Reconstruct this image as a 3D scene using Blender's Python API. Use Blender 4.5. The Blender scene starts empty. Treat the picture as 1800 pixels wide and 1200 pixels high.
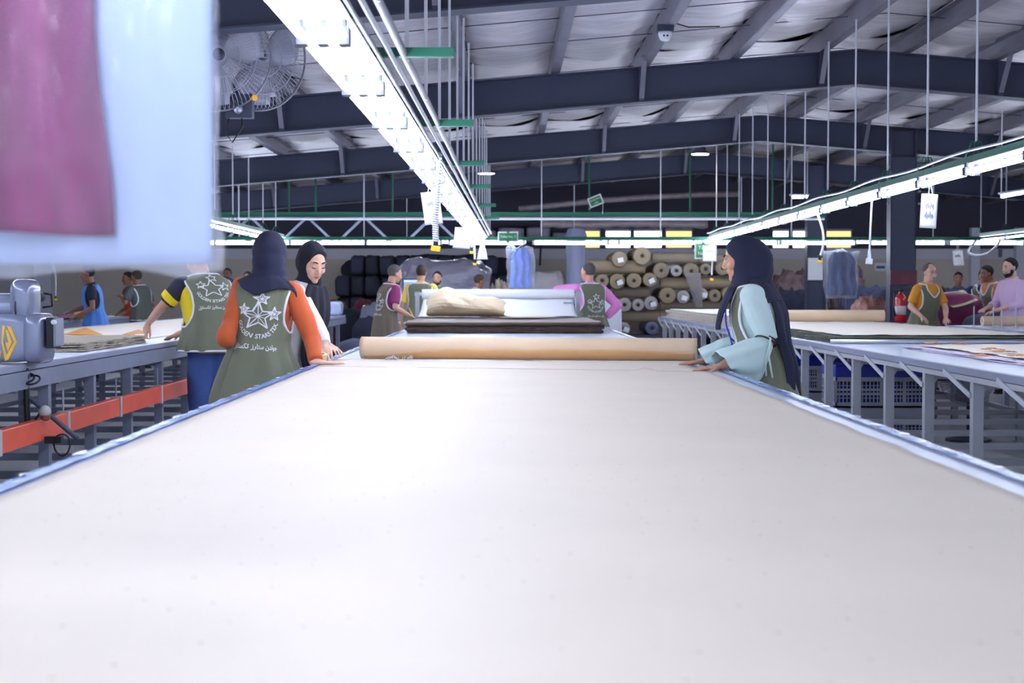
import bpy, bmesh, math, random
import numpy as np
from mathutils import Vector, Matrix, Euler, noise
from mathutils.bvhtree import BVHTree

random.seed(7)
rng = np.random.default_rng(7)
scene = bpy.context.scene
COL = scene.collection
R = math.radians

# ------------------------------------------------------------------ camera
FPX = 2650.0
CAM_Z = 1.333
cam_data = bpy.data.cameras.new('camera')
cam_data.sensor_width = 36.0
cam_data.lens = 36.0 * FPX / 1800.0
cam_data.clip_start = 0.05
cam_data.clip_end = 200
cam_data.dof.use_dof = True
cam_data.dof.focus_distance = 8.8
cam_data.dof.aperture_fstop = 4.6
cam = bpy.data.objects.new('camera', cam_data)
COL.objects.link(cam)
cam.location = (0, 0, CAM_Z)
cam.rotation_euler = (R(90 - 1.924), 0, R(-0.303))
scene.camera = cam
CAM_M = Euler(cam.rotation_euler).to_matrix()

# ------------------------------------------------------------------ world, exposure
world = bpy.data.worlds.new('daylight')
scene.world = world
world.use_nodes = True
wn = world.node_tree.nodes
wn['Background'].inputs['Color'].default_value = (0.72, 0.82, 1.0, 1)
wn['Background'].inputs['Strength'].default_value = 2.0
scene.view_settings.view_transform = 'Standard'
scene.view_settings.look = 'None'
scene.view_settings.gamma = 1.0
scene.view_settings.exposure = 0.14
scene.view_settings.use_curve_mapping = False
TUBE_STRENGTH = 30.0
scene.cycles.max_bounces = 6
scene.cycles.diffuse_bounces = 3
scene.cycles.glossy_bounces = 2
scene.cycles.transmission_bounces = 2
scene.cycles.transparent_max_bounces = 8
scene.cycles.caustics_reflective = False
scene.cycles.caustics_refractive = False
scene.cycles.use_light_tree = False


# ------------------------------------------------------------------ helpers
def at(px, py, Y):
    """world point seen at pixel (px, py) of the 1800x1200 frame, at depth Y"""
    d = CAM_M @ Vector(((px - 900) / FPX, (600 - py) / FPX, -1))
    k = Y / d.y
    return Vector((d.x * k, Y, CAM_Z + d.z * k))


def lin(c):
    out = []
    for v in c[:3]:
        v = v / 255.0
        out.append(v / 12.92 if v <= 0.04045 else ((v + 0.055) / 1.055) ** 2.4)
    return tuple(out) + (1.0,)


_mats = {}


def mat(name, rgb, rough=0.6, metal=0.0, var=0.0, scale=6.0, bump=0.0, bscale=40.0, emit=None, estr=0.0,
        trans=0.0, alpha=1.0, stretch=(1, 1, 1), spec=0.5, sheen=0.0, coat=0.0, rgb2=None):
    if name in _mats:
        return _mats[name]
    m = bpy.data.materials.new(name)
    m.use_nodes = True
    nt = m.node_tree
    n = nt.nodes
    b = n['Principled BSDF']
    c = lin(rgb)
    b.inputs['Base Color'].default_value = c
    b.inputs['Roughness'].default_value = rough
    b.inputs['Metallic'].default_value = metal
    b.inputs['Specular IOR Level'].default_value = spec
    b.inputs['Sheen Weight'].default_value = sheen
    b.inputs['Coat Weight'].default_value = coat
    if trans:
        b.inputs['Transmission Weight'].default_value = trans
    if alpha < 1:
        b.inputs['Alpha'].default_value = alpha
    if emit is not None:
        b.inputs['Emission Color'].default_value = lin(emit)
        b.inputs['Emission Strength'].default_value = estr
    if var or bump or rgb2:
        tc = n.new('ShaderNodeTexCoord')
        mp = n.new('ShaderNodeMapping')
        mp.inputs['Scale'].default_value = stretch
        nt.links.new(tc.outputs['Object'], mp.inputs['Vector'])
        if var or rgb2:
            nz = n.new('ShaderNodeTexNoise')
            nz.inputs['Scale'].default_value = scale
            nz.inputs['Detail'].default_value = 5
            nt.links.new(mp.outputs[0], nz.inputs['Vector'])
            mx = n.new('ShaderNodeMix')
            mx.data_type = 'RGBA'
            c2 = lin(rgb2) if rgb2 else tuple(min(1, v * (1 + var)) for v in c[:3]) + (1,)
            c1 = c if rgb2 else tuple(v * (1 - var) for v in c[:3]) + (1,)
            mx.inputs[6].default_value = c1
            mx.inputs[7].default_value = c2
            cr = n.new('ShaderNodeMapRange')
            cr.inputs[1].default_value = 0.3
            cr.inputs[2].default_value = 0.7
            nt.links.new(nz.outputs[0], cr.inputs[0])
            nt.links.new(cr.outputs[0], mx.inputs[0])
            nt.links.new(mx.outputs[2], b.inputs['Base Color'])
        if bump:
            nb = n.new('ShaderNodeTexNoise')
            nb.inputs['Scale'].default_value = bscale
            nb.inputs['Detail'].default_value = 4
            nt.links.new(mp.outputs[0], nb.inputs['Vector'])
            bp = n.new('ShaderNodeBump')
            bp.inputs['Strength'].default_value = bump
            bp.inputs['Distance'].default_value = 0.02
            nt.links.new(nb.outputs[0], bp.inputs['Height'])
            nt.links.new(bp.outputs[0], b.inputs['Normal'])
    _mats[name] = m
    return m


def film(name, tint, clear=0.55, rough=0.12, trans=0.5):
    """thin plastic film: see-through, milky and glossy at once"""
    if name in _mats:
        return _mats[name]
    m = bpy.data.materials.new(name)
    m.use_nodes = True
    nt = m.node_tree
    n = nt.nodes
    n.remove(n['Principled BSDF'])
    out = n['Material Output']
    tr = n.new('ShaderNodeBsdfTransparent')
    tl = n.new('ShaderNodeBsdfTranslucent')
    df = n.new('ShaderNodeBsdfDiffuse')
    gl = n.new('ShaderNodeBsdfGlossy')
    gl.inputs['Roughness'].default_value = rough
    for s in (tl, df):
        s.inputs['Color'].default_value = lin(tint)
    m1 = n.new('ShaderNodeMixShader')
    m1.inputs[0].default_value = trans
    nt.links.new(df.outputs[0], m1.inputs[1])
    nt.links.new(tl.outputs[0], m1.inputs[2])
    m2 = n.new('ShaderNodeMixShader')
    m2.inputs[0].default_value = clear
    nt.links.new(m1.outputs[0], m2.inputs[1])
    nt.links.new(tr.outputs[0], m2.inputs[2])
    fr = n.new('ShaderNodeFresnel')
    fr.inputs[0].default_value = 1.35
    m3 = n.new('ShaderNodeMixShader')
    nt.links.new(fr.outputs[0], m3.inputs[0])
    nt.links.new(m2.outputs[0], m3.inputs[1])
    nt.links.new(gl.outputs[0], m3.inputs[2])
    nt.links.new(m3.outputs[0], out.inputs['Surface'])
    _mats[name] = m
    return m


def smoothstep(a, b, x):
    t = min(1, max(0, (x - a) / (b - a)))
    return t * t * (3 - 2 * t)


class MB:
    """collects vertices and faces of one mesh"""

    def __init__(self):
        self.v = []
        self.f = []

    def add(self, vs, fs):
        o = len(self.v)
        self.v.extend(tuple(p) for p in vs)
        self.f.extend(tuple(i + o for i in f) for f in fs)
        return self

    def box(self, c, s, rot=None):
        hx, hy, hz = s[0] / 2, s[1] / 2, s[2] / 2
        c = Vector(c)
        vs = [Vector((x, y, z)) for x in (-hx, hx) for y in (-hy, hy) for z in (-hz, hz)]
        if rot is not None:
            vs = [rot @ p for p in vs]
        return self.add([p + c for p in vs],
                        [(0, 1, 3, 2), (4, 6, 7, 5), (0, 4, 5, 1), (2, 3, 7, 6), (0, 2, 6, 4), (1, 5, 7, 3)])

    def box2(self, a, b):
        return self.box([(a[i] + b[i]) / 2 for i in range(3)], [abs(b[i] - a[i]) for i in range(3)])

    def bar(self, p, q, w, h, up=(0, 0, 1)):
        p, q = Vector(p), Vector(q)
        d = (q - p)
        L = d.length
        d.normalize()
        u = Vector(up)
        s = d.cross(u)
        if s.length < 1e-4:
            s = d.cross(Vector((1, 0, 0)))
        s.normalize()
        u = s.cross(d)
        rot = Matrix((s, d, u)).transposed()
        return self.box((p + q) / 2, (w, L, h), rot)

    def tube(self, pts, r, n=8, caps=True, closed=False, ell=None, up=None):
        pts = [Vector(p) for p in pts]
        m = len(pts)
        rs = r if isinstance(r, (list, tuple, np.ndarray)) else [r] * m
        vs, fs = [], []
        prev = None
        for i, p in enumerate(pts):
            if closed:
                t = pts[(i + 1) % m] - pts[i - 1]
            else:
                t = pts[min(i + 1, m - 1)] - pts[max(i - 1, 0)]
            if t.length < 1e-9:
                t = Vector((0, 0, 1))
            t.normalize()
            if prev is None:
                a = Vector(up) if up else (Vector((0, 0, 1)) if abs(t.z) < 0.9 else Vector((0, 1, 0)))
                a = (a - t * a.dot(t))
                if a.length < 1e-6:
                    a = t.orthogonal()
                a.normalize()
            else:
                a = prev - t * prev.dot(t)
                if a.length < 1e-6:
                    a = t.orthogonal()
                a.normalize()
            prev = a
            b = t.cross(a)
            e = ell if ell else 1.0
            for k in range(n):
                th = 2 * math.pi * k / n
                vs.append(p + (a * math.cos(th) * e + b * math.sin(th)) * rs[i])
        rows = m if closed else m - 1
        for i in range(rows):
            j = (i + 1) % m
            for k in range(n):
                k2 = (k + 1) % n
                fs.append((i * n + k, i * n + k2, j * n + k2, j * n + k))
        if caps and not closed:
            fs.append(tuple(range(n - 1, -1, -1)))
            fs.append(tuple((m - 1) * n + k for k in range(n)))
        return self.add(vs, fs)

    def cap(self, pts, rs, n=10, flat=1.0, side=None):
        """rounded chain (capsule) with a radius per point; flat squashes it along `side`"""
        pts = [Vector(p) for p in pts]
        P, Q = [], []
        d0 = (pts[0] - pts[1]).normalized()
        d1 = (pts[-1] - pts[-2]).normalized()
        for a in (80, 55, 28):
            P.append(pts[0] + d0 * rs[0] * math.sin(R(a)))
            Q.append(rs[0] * math.cos(R(a)))
        P += pts
        Q += list(rs)
        for a in (28, 55, 80):
            P.append(pts[-1] + d1 * rs[-1] * math.sin(R(a)))
            Q.append(rs[-1] * math.cos(R(a)))
        return self.tube(P, Q, n, True, False, flat if flat != 1.0 else None, side)

    def ell(self, c, r, rot=None, n=14, m=10):
        c = Vector(c)
        vs, fs = [], []
        for i in range(m + 1):
            ph = math.pi * i / m
            for k in range(n):
                th = 2 * math.pi * k / n
                p = Vector((r[0] * math.sin(ph) * math.cos(th), r[1] * math.sin(ph) * math.sin(th), r[2] * math.cos(ph)))
                if rot is not None:
                    p = rot @ p
                vs.append(c + p)
        for i in range(m):
            for k in range(n):
                k2 = (k + 1) % n
                fs.append((i * n + k, (i + 1) * n + k, (i + 1) * n + k2, i * n + k2))
        return self.add(vs, fs)

    def lathe(self, prof, c, axis=(0, 0, 1), n=20, closed=False):
        """prof: (radius, height) pairs along axis from c"""
        ax = Vector(axis).normalized()
        a = ax.orthogonal().normalized()
        b = ax.cross(a)
        c = Vector(c)
        vs, fs = [], []
        for (r, h) in prof:
            for k in range(n):
                th = 2 * math.pi * k / n
                vs.append(c + ax * h + (a * math.cos(th) + b * math.sin(th)) * r)
        m = len(prof)
        for i in range(m - 1):
            for k in range(n):
                k2 = (k + 1) % n
                fs.append((i * n + k, i * n + k2, (i + 1) * n + k2, (i + 1) * n + k))
        if not closed:
            fs.append(tuple(range(n - 1, -1, -1)))
            fs.append(tuple((m - 1) * n + k for k in range(n)))
        return self.add(vs, fs)

    def grid(self, fn, nu, nv, cu=False, cv=False):
        vs = [fn(i / (nu if cu else nu - 1), j / (nv if cv else nv - 1)) for i in range(nu) for j in range(nv)]
        fs = []
        for i in range(nu if cu else nu - 1):
            for j in range(nv if cv else nv - 1):
                i2, j2 = (i + 1) % nu, (j + 1) % nv
                fs.append((i * nv + j, i2 * nv + j, i2 * nv + j2, i * nv + j2))
        return self.add(vs, fs)

    def prism(self, poly, fr, depth):
        """extrude 2D polygon: fr = (origin, u, v); depth along u x v"""
        o, u, v = (Vector(x) for x in fr)
        w = u.cross(v).normalized() * depth
        k = len(poly)
        vs = [o + u * a + v * b for a, b in poly] + [o + u * a + v * b + w for a, b in poly]
        fs = [tuple(range(k - 1, -1, -1)), tuple(range(k, 2 * k))]
        fs += [(i, (i + 1) % k, k + (i + 1) % k, k + i) for i in range(k)]
        return self.add(vs, fs)

    def mesh(self, name):
        me = bpy.data.meshes.new(name)
        me.from_pydata([tuple(p) for p in self.v], [], self.f)
        me.update()
        return me

    def build(self, name, m, parent=None, smooth=False, bevel=0.0, solid=0.0, origin=None, sub=0):
        v = np.array([tuple(p) for p in self.v])
        if parent is None:
            o = Vector(origin) if origin is not None else Vector((*((v[:, :2].min(0) + v[:, :2].max(0)) / 2), v[:, 2].min()))
        else:
            o = Vector((0, 0, 0))
        me = bpy.data.meshes.new(name)
        me.from_pydata((v - np.array(o)).tolist(), [], self.f)
        bm = bmesh.new()
        bm.from_mesh(me)
        bmesh.ops.recalc_face_normals(bm, faces=bm.faces)
        bm.to_mesh(me)
        bm.free()
        ob = bpy.data.objects.new(name, me)
        COL.objects.link(ob)
        if isinstance(m, (list, tuple)):
            for q in m:
                me.materials.append(q)
        else:
            me.materials.append(m)
        if smooth:
            me.polygons.foreach_set('use_smooth', [True] * len(me.polygons))
        if parent is None:
            ob.location = o
        else:
            attach(ob, parent)
        if bevel:
            md = ob.modifiers.new('bevel', 'BEVEL')
            md.width = bevel
            md.segments = 2
            md.limit_method = 'ANGLE'
        if solid:
            md = ob.modifiers.new('thick', 'SOLIDIFY')
            md.thickness = solid
            md.offset = 0
        if sub:
            md = ob.modifiers.new('sub', 'SUBSURF')
            md.levels = md.render_levels = sub
        return ob


def base_of(o):
    p = Vector((0, 0, 0))
    while o is not None:
        p = p + o.location
        o = o.parent
    return p


def attach(ob, parent):
    """parent a part that is modelled in world coordinates"""
    ob.parent = parent
    if parent.parent is None:
        ob.matrix_parent_inverse = Matrix.Translation(-parent.location)
    else:                                   # sub-part: its parent part sits at its thing's frame already
        ob.matrix_parent_inverse = Matrix.Identity(4)


def tag(o, label=None, cat=None, group=None, kind=None):
    if label:
        o['label'] = label
    if cat:
        o['category'] = cat
    if group:
        o['group'] = group
    if kind:
        o['kind'] = kind
    return o


def thing(name, label, cat, loc, group=None, kind=None):
    o = bpy.data.objects.new(name, None)
    COL.objects.link(o)
    o.empty_display_size = 0.1
    o.location = loc
    return tag(o, label, cat, group, kind)


def inst(name, me, m, loc, parent=None, rot=None, scale=None):
    """an object on shared mesh data, placed in world coordinates"""
    if not me.materials:
        me.materials.append(m)
    ob = bpy.data.objects.new(name, me)
    COL.objects.link(ob)
    ob.location = loc
    if rot is not None:
        ob.rotation_euler = rot
    if scale is not None:
        ob.scale = scale
    if parent is not None:
        attach(ob, parent)
    return ob


def fix(me):
    bm = bmesh.new()
    bm.from_mesh(me)
    bmesh.ops.recalc_face_normals(bm, faces=bm.faces)
    bm.to_mesh(me)
    bm.free()
    return me


def nz(x, y=0.0, z=0.0):
    return noise.noise(Vector((x, y, z)))


# ------------------------------------------------------------------ materials
M_STEEL_DARK = mat('dark_painted_steel', (58, 63, 88), 0.45, 0.0, var=0.08, scale=1.5)
M_PURLIN = mat('galvanised_purlin', (128, 128, 142), 0.45, 0.5, var=0.12, scale=3)
M_FOIL = mat('insulation_foil', (226, 222, 228), 0.36, 0.35, var=0.14, scale=2.2, bump=0.5, bscale=5, stretch=(1, 6, 1))
M_FLOOR = mat('polished_concrete', (200, 200, 208), 0.32, 0.0, var=0.16, scale=1.3, bump=0.03, bscale=30)
M_WALL_UP = mat('lavender_wall_paint', (214, 212, 224), 0.7, var=0.05, scale=1)
M_WALL_LOW = mat('beige_wall_paint', (204, 194, 186), 0.6, var=0.06, scale=1)
M_WALL_DARK = mat('dark_upper_cladding', (62, 60, 80), 0.7, var=0.15, scale=0.8)
M_WHITE_PAINT = mat('white_pilaster_paint', (222, 226, 240), 0.6)
M_GREY_STEEL = mat('grey_table_steel', (184, 188, 198), 0.42, 0.0, var=0.07, scale=4)
M_GREY_DARK = mat('slate_table_steel', (126, 133, 154), 0.42, 0.0, var=0.1, scale=4)
M_LAMINATE = mat('white_laminate', (214, 222, 240), 0.28, var=0.03, scale=2)
M_FILM_EDGE = mat('blue_protective_film', (122, 160, 226), 0.16, 0.0, var=0.12, scale=9, bump=0.35, bscale=22, spec=0.8)
M_TUBE = mat('fluorescent_tube_glow', (255, 255, 255), 0.3, emit=(228, 236, 255), estr=TUBE_STRENGTH)
M_GREEN = mat('green_trunking_paint', (30, 104, 84), 0.4, 0.1, var=0.06, scale=4)
M_ALU = mat('brushed_aluminium', (176, 180, 196), 0.3, 0.8, var=0.08, scale=3)
M_WHITE_PVC = mat('white_plastic', (226, 228, 240), 0.4)
M_BLACK = mat('black_rubber', (22, 22, 28), 0.5)
M_YELLOW = mat('yellow_plastic', (250, 190, 30), 0.45)
M_PAPER = mat('white_paper', (238, 240, 246), 0.7, bump=0.08, bscale=12)
M_KRAFT = mat('brown_kraft_paper', (206, 160, 110), 0.6, var=0.06, scale=8, bump=0.1, bscale=20)
M_INK = mat('black_ink', (50, 50, 70), 0.7)


def perforated_paper():
    m = mat('perforated_underlay_paper', (226, 214, 200), 0.62, var=0.03, scale=1.7, bump=0.04, bscale=3)
    nt = m.node_tree
    n = nt.nodes
    b = n['Principled BSDF']
    tc = n.new('ShaderNodeTexCoord')
    mp = n.new('ShaderNodeMapping')
    mp.inputs['Scale'].default_value = (20.0, 17.0, 0.0)
    mp.inputs['Rotation'].default_value = (0, 0, R(9))
    vo = n.new('ShaderNodeTexVoronoi')
    vo.inputs['Scale'].default_value = 1.0
    vo.inputs['Randomness'].default_value = 0.35
    nt.links.new(tc.outputs['Object'], mp.inputs[0])
    nt.links.new(mp.outputs[0], vo.inputs['Vector'])
    lt = n.new('ShaderNodeMath')
    lt.operation = 'LESS_THAN'
    lt.inputs[1].default_value = 0.055
    nt.links.new(vo.outputs['Distance'], lt.inputs[0])
    mx = n.new('ShaderNodeMix')
    mx.data_type = 'RGBA'
    mx.inputs[7].default_value = lin((150, 126, 108))
    src = b.inputs['Base Color'].links[0].from_socket
    nt.links.new(src, mx.inputs[6])
    nt.links.new(lt.outputs[0], mx.inputs[0])
    nt.links.new(mx.outputs[2], b.inputs['Base Color'])
    return m


M_PERF = perforated_paper()

# ------------------------------------------------------------------ building shell
RIDGE_X = 3.6
SLOPE = 0.083
X_W, X_E = -10.6, 13.4
Y_S, Y_N = -7.5, 32.9
FRAMES = [-7.5 + 0.0, -1.9, 3.9, 9.7, 15.5, 21.3, 27.1]


def z_raf(x):
    """underside of the rafters"""
    return CAM_Z + 2.1 - SLOPE * abs(x - RIDGE_X)


tag(MB().box2((X_W - 0.3, Y_S, -0.12), (X_E + 0.3, Y_N + 0.3, 0)).build('floor', M_FLOOR),
    'pale polished concrete floor under the cutting tables', 'floor', kind='structure')


def back_wall():
    root = thing('wall_back', 'far wall, dark above, lavender band and beige dado below', 'wall', (1.4, Y_N, 0), kind='structure')
    w0 = at(900, 404, Y_N).z          # window head
    w1 = at(900, 437, Y_N).z          # window sill
    bh = at(900, 455, Y_N).z
    MB().box2((X_W, Y_N, 0), (X_E, Y_N + 0.2, bh)).build('lower_wall', M_WALL_LOW, root)
    MB().box2((X_W, Y_N, bh), (X_E, Y_N + 0.2, w1)).build('middle_wall', M_WALL_UP, root)
    b = MB()
    b.prism([(X_W, w0), (X_E, w0), (X_E, z_raf(X_E) + 0.6), (RIDGE_X, z_raf(RIDGE_X) + 0.6), (X_W, z_raf(X_W) + 0.6)],
            ((0, Y_N + 0.05, 0), (1, 0, 0), (0, 0, 1)), -0.15)
    b.build('gable', M_WALL_DARK, root)
    spans = [(1026, 1056, 1), (1063, 1110, 0), (1113, 1165, 0), (1169, 1218, 1), (1357, 1388, 0), (1392, 1420, 0), (1451, 1498, 1)]
    xs = [X_W]
    m_w = mat('bright_window_daylight', (255, 255, 255), 0.4, emit=(245, 248, 255), estr=3.0)
    m_y = mat('yellowed_window_daylight', (255, 226, 150), 0.4, emit=(255, 222, 140), estr=1.15)
    for i, (a, c, y) in enumerate(spans):
        xa, xc = at(a, 420, Y_N).x, at(c, 420, Y_N).x
        xs += [xa, xc]
        wroot = thing('window_%d' % (i + 1),
                      ['yellowed clerestory window', 'bright white clerestory window'][0 if y else 1] + ' in the far wall, number %d along the row' % (i + 1),
                      'window', ((xa + xc) / 2, Y_N, w1), kind='structure')
        MB().box2((xa, Y_N + 0.08, w1), (xc, Y_N + 0.1, w0)).build('pane', m_y if y else m_w, wroot)
        f = MB()
        for (p, q) in (((xa, w1), (xc, w1)), ((xa, w0), (xc, w0)), ((xa, w1), (xa, w0)), ((xc, w1), (xc, w0))):
            f.bar((p[0], Y_N + 0.02, p[1]), (q[0], Y_N + 0.02, q[1]), 0.05, 0.035, (0, 1, 0))
        f.build('window_frame', M_PURLIN, wroot)
    xs.append(X_E)
    for a, c in zip(xs[0::2], xs[1::2]):
        MB().box2((a, Y_N, w1), (c, Y_N + 0.2, w0)).build('pier', M_WALL_DARK, root)
    for px0, px1 in ((1707, 1722), (1786, 1812), (60, 90)):
        a, c = at(px0, 450, Y_N - 0.15).x, at(px1, 450, Y_N - 0.15).x
        MB().box2((a, Y_N - 0.18, 0), (c, Y_N, 2.7)).build('pilaster', M_WHITE_PAINT, root)


back_wall()
for nm, x, lab in (('wall_west', X_W, 'side wall behind the cutting tables with pale upper paint'), ('wall_east', X_E, 'side wall beyond the last cutting table row')):
    root = thing(nm, lab, 'wall', (x, 12.7, 0), kind='structure')
    s = -0.2 if x < 0 else 0.2
    MB().box2((x, Y_S, 0), (x + s, Y_N, 1.15)).build('lower_wall', M_WALL_LOW, root)
    MB().box2((x, Y_S, 1.15), (x + s, Y_N, z_raf(x) + 0.6)).build('upper_wall', M_WALL_UP, root)


def roof():
    root = thing('ceiling', 'silver foil insulated roof on steel purlins', 'ceiling', (RIDGE_X, 12.7, z_raf(RIDGE_X)), kind='structure')
    sheet = mat('roof_sheet', (70, 70, 82), 0.6)
    for s, xe in ((-1, X_W - 0.3), (1, X_E + 0.3)):
        b = MB()
        b.prism([(RIDGE_X, z_raf(RIDGE_X) + 0.68), (xe, z_raf(xe) + 0.68), (xe, z_raf(xe) + 0.72), (RIDGE_X, z_raf(RIDGE_X) + 0.72)],
                ((0, Y_S, 0), (1, 0, 0), (0, 0, 1)), -(Y_N + 0.3 - Y_S))
        b.build('roof_sheet', sheet, root)
    pit = 0.915
    xs = [1.4 + pit * k for k in range(-13, 14)]
    xs = [x for x in xs if X_W < x < X_E]
    # purlins: C sections
    pm = {}
    for s in (-1, 1):
        b = MB()
        L = Y_N - Y_S
        b.box((0, L / 2, 0.1), (0.012, L, 0.2))
        b.box((0.04 * s, L / 2, 0.006), (0.08, L, 0.012))
        b.box((0.04 * s, L / 2, 0.194), (0.08, L, 0.012))
        b.box((0.08 * s, L / 2, 0.018), (0.008, L, 0.03))
        pm[s] = fix(b.mesh('purlin'))
    for x in xs:
        inst('purlin', pm[1 if x < RIDGE_X else -1], M_PURLIN, (x, Y_S, z_raf(x) + 0.37), root)
    # foil sheets, one per bay between two purlins
    var = []
    for q in range(4):
        b = MB()

        def fn(u, v, q=q):
            y = v * 5.8
            sag = 0.075 * (1 - (2 * u - 1) ** 2)
            ph = y * 3.1 + 1.5 * nz(y * 0.5, u * 1.3, q * 9.1)
            rip = 0.034 * (abs(math.sin(ph * 1.35)) - 0.5) * (0.6 + 0.8 * nz(y * 0.9, q * 5.0) ** 2 + 0.4)
            rip += 0.02 * nz(u * 2.0, y * 1.1, q * 3.3) + 0.008 * nz(u * 3.0, y * 5.0, q * 7.7)
            return ((u - 0.5) * pit, y, -sag + rip)
        b.grid(fn, 9, 90)
        me = b.mesh('insulation_sheet')
        me.polygons.foreach_set('use_smooth', [True] * len(me.polygons))
        var.append(me)
    k = 0
    for yb in FRAMES:
        for xa, xb in zip(xs[:-1], xs[1:]):
            xm = (xa + xb) / 2
            rot = math.atan(SLOPE) * (-1 if xm < RIDGE_X else 1)
            if xa < RIDGE_X < xb:
                rot = 0
            inst('insulation_sheet', var[(k * 3 + int(xm * 2)) % 4], M_FOIL, (xm, yb, z_raf(xm) + 0.577), root, (0, rot, 0))
            k += 1
    for yb in FRAMES:
        for j in range(4):
            y = yb + 0.9 + 1.25 * j
            b = MB()
            b.tube([(X_W, y + 0.25, z_raf(X_W) + 0.5), (RIDGE_X, y - 0.15, z_raf(RIDGE_X) + 0.5), (X_E, y + 0.2, z_raf(X_E) + 0.5)], 0.0045, 5)
            b.build('support_wire', M_STEEL_DARK, root)
    return root


roof()


def frame(i, y):
    names = {9.7: 'nearest in view, crossing above the fans', 15.5: 'second in view, beyond the fans',
             21.3: 'third in view, meeting the steel column', 27.1: 'last in view before the far wall',
             3.9: 'above the near end of the tables', -1.9: 'behind the camera', -7.5: 'at the open end of the hall'}
    root = thing('rafter_beam', 'dark steel roof rafter, ' + names[y], 'rafter', (RIDGE_X, y, z_raf(RIDGE_X)), group='steel roof frames', kind='structure')
    for s, xe in ((-1, X_W), (1, X_E)):
        za, ze = z_raf(RIDGE_X), z_raf(xe)
        b = MB()
        b.prism([(RIDGE_X, za), (xe, ze), (xe, ze + 0.36), (RIDGE_X, za + 0.36)], ((0, y + 0.006, 0), (1, 0, 0), (0, 0, 1)), 0.012)
        b.build('web', M_STEEL_DARK, root)
        for dz, mm in ((0.0, M_STEEL_DARK), (0.346, M_STEEL_DARK)):
            b = MB()
            b.prism([(RIDGE_X, za + dz), (xe, ze + dz), (xe, ze + dz + 0.014), (RIDGE_X, za + dz + 0.014)], ((0, y + 0.1, 0), (1, 0, 0), (0, 0, 1)), 0.2)
            b.build('flange', mm, root)
    for k in range(-6, 6):
        x = 1.4 + 1.83 * k
        if X_W < x < X_E:
            z = z_raf(x)
            MB().box2((x - 0.03, y - 0.11, z + 0.02), (x + 0.03, y - 0.006, z + 0.35)).build('stiffener', M_STEEL_DARK, root)
            b = MB()
            b.bar((x, y - 0.09, z + 0.02), (x, y - 0.42, z + 0.42), 0.05, 0.012)
            b.build('fly_brace', M_PURLIN, root)
    return root


for i, y in enumerate(FRAMES):
    frame(i, y)


def column(px0, px1, Y, label, m, zt=None):
    a, c = at(px0, 500, Y), at(px1, 500, Y)
    x0, x1 = a.x, c.x
    zt = zt or z_raf((x0 + x1) / 2) + 0.3
    root = thing('column', label, 'column', ((x0 + x1) / 2, Y, 0), kind='structure')
    MB().box2((x0, Y - 0.012, 0), (x1, Y + 0.012, zt)).build('web', m, root)
    for x in (x0, x1):
        MB().box2((x - 0.008, Y - 0.11, 0), (x + 0.008, Y + 0.11, zt)).build('flange', m, root)
    MB().box2((x0 - 0.05, Y - 0.15, 0), (x1 + 0.05, Y + 0.15, 0.025)).build('base_plate', m, root)
    return root, x0, x1


c1, cx0, cx1 = column(1562, 1605, 21.2, 'dark steel column with red band behind the fire extinguisher', M_STEEL_DARK)
m_band = mat('faded_red_paint', (104, 50, 66), 0.5, var=0.2)
MB().box2((cx0 - 0.012, 21.05, 1.42), (cx1 + 0.012, 21.0889, 1.62)).build('red_band', m_band, c1)
# front cover plate so the column reads as a box section
MB().box2((cx0, 21.09, 0), (cx1, 21.1, 3.2)).build('face_plate', M_STEEL_DARK, c1)
MB().box2((at(1571, 490, 21.06).x, 21.07, at(0, 499, 21).z), (at(1588, 490, 21.06).x, 21.089, at(0, 488, 21).z)).build('notice_card', M_PAPER, c1)
for s in (cx0 - 0.03, cx1 + 0.03):
    b = MB()
    for k in range(5):
        b.lathe([(0.018, 0), (0.018, 0.03)], (s, 21.08, 2.55 + 0.17 * k), (1 if s > cx1 else -1, 0, 0), 6)
    b.build('flange_bolt', M_ALU, c1)
c2, _, _ = column(1417, 1449, 27.0, 'dark steel column with white notice behind the hanging grey bag', M_STEEL_DARK)
MB().box2((at(1420, 490, 26.87).x, 26.86, at(0, 492, 26.87).z), (at(1446, 490, 26.87).x, 26.872, at(0, 453, 26.87).z)).build('notice_sheet', M_PAPER, c2)
c3, _, _ = column(996, 1028, 27.0, 'pale grey steel column beside the man in pink', mat('pale_grey_steel', (150, 156, 186), 0.5), 2.3)
b = MB()
p = at(1012, 440, 26.9)
b.lathe([(0.17, 0), (0.17, 0.05), (0.16, 0.05), (0.16, 2.28), (0.2, 2.3), (0.15, 2.43), (0.1, 2.44)], (p.x, 26.8, 0), n=20)
b.build('downpipe', mat('pale_grey_steel', (150, 156, 186), 0.5), c3, smooth=False)

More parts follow.
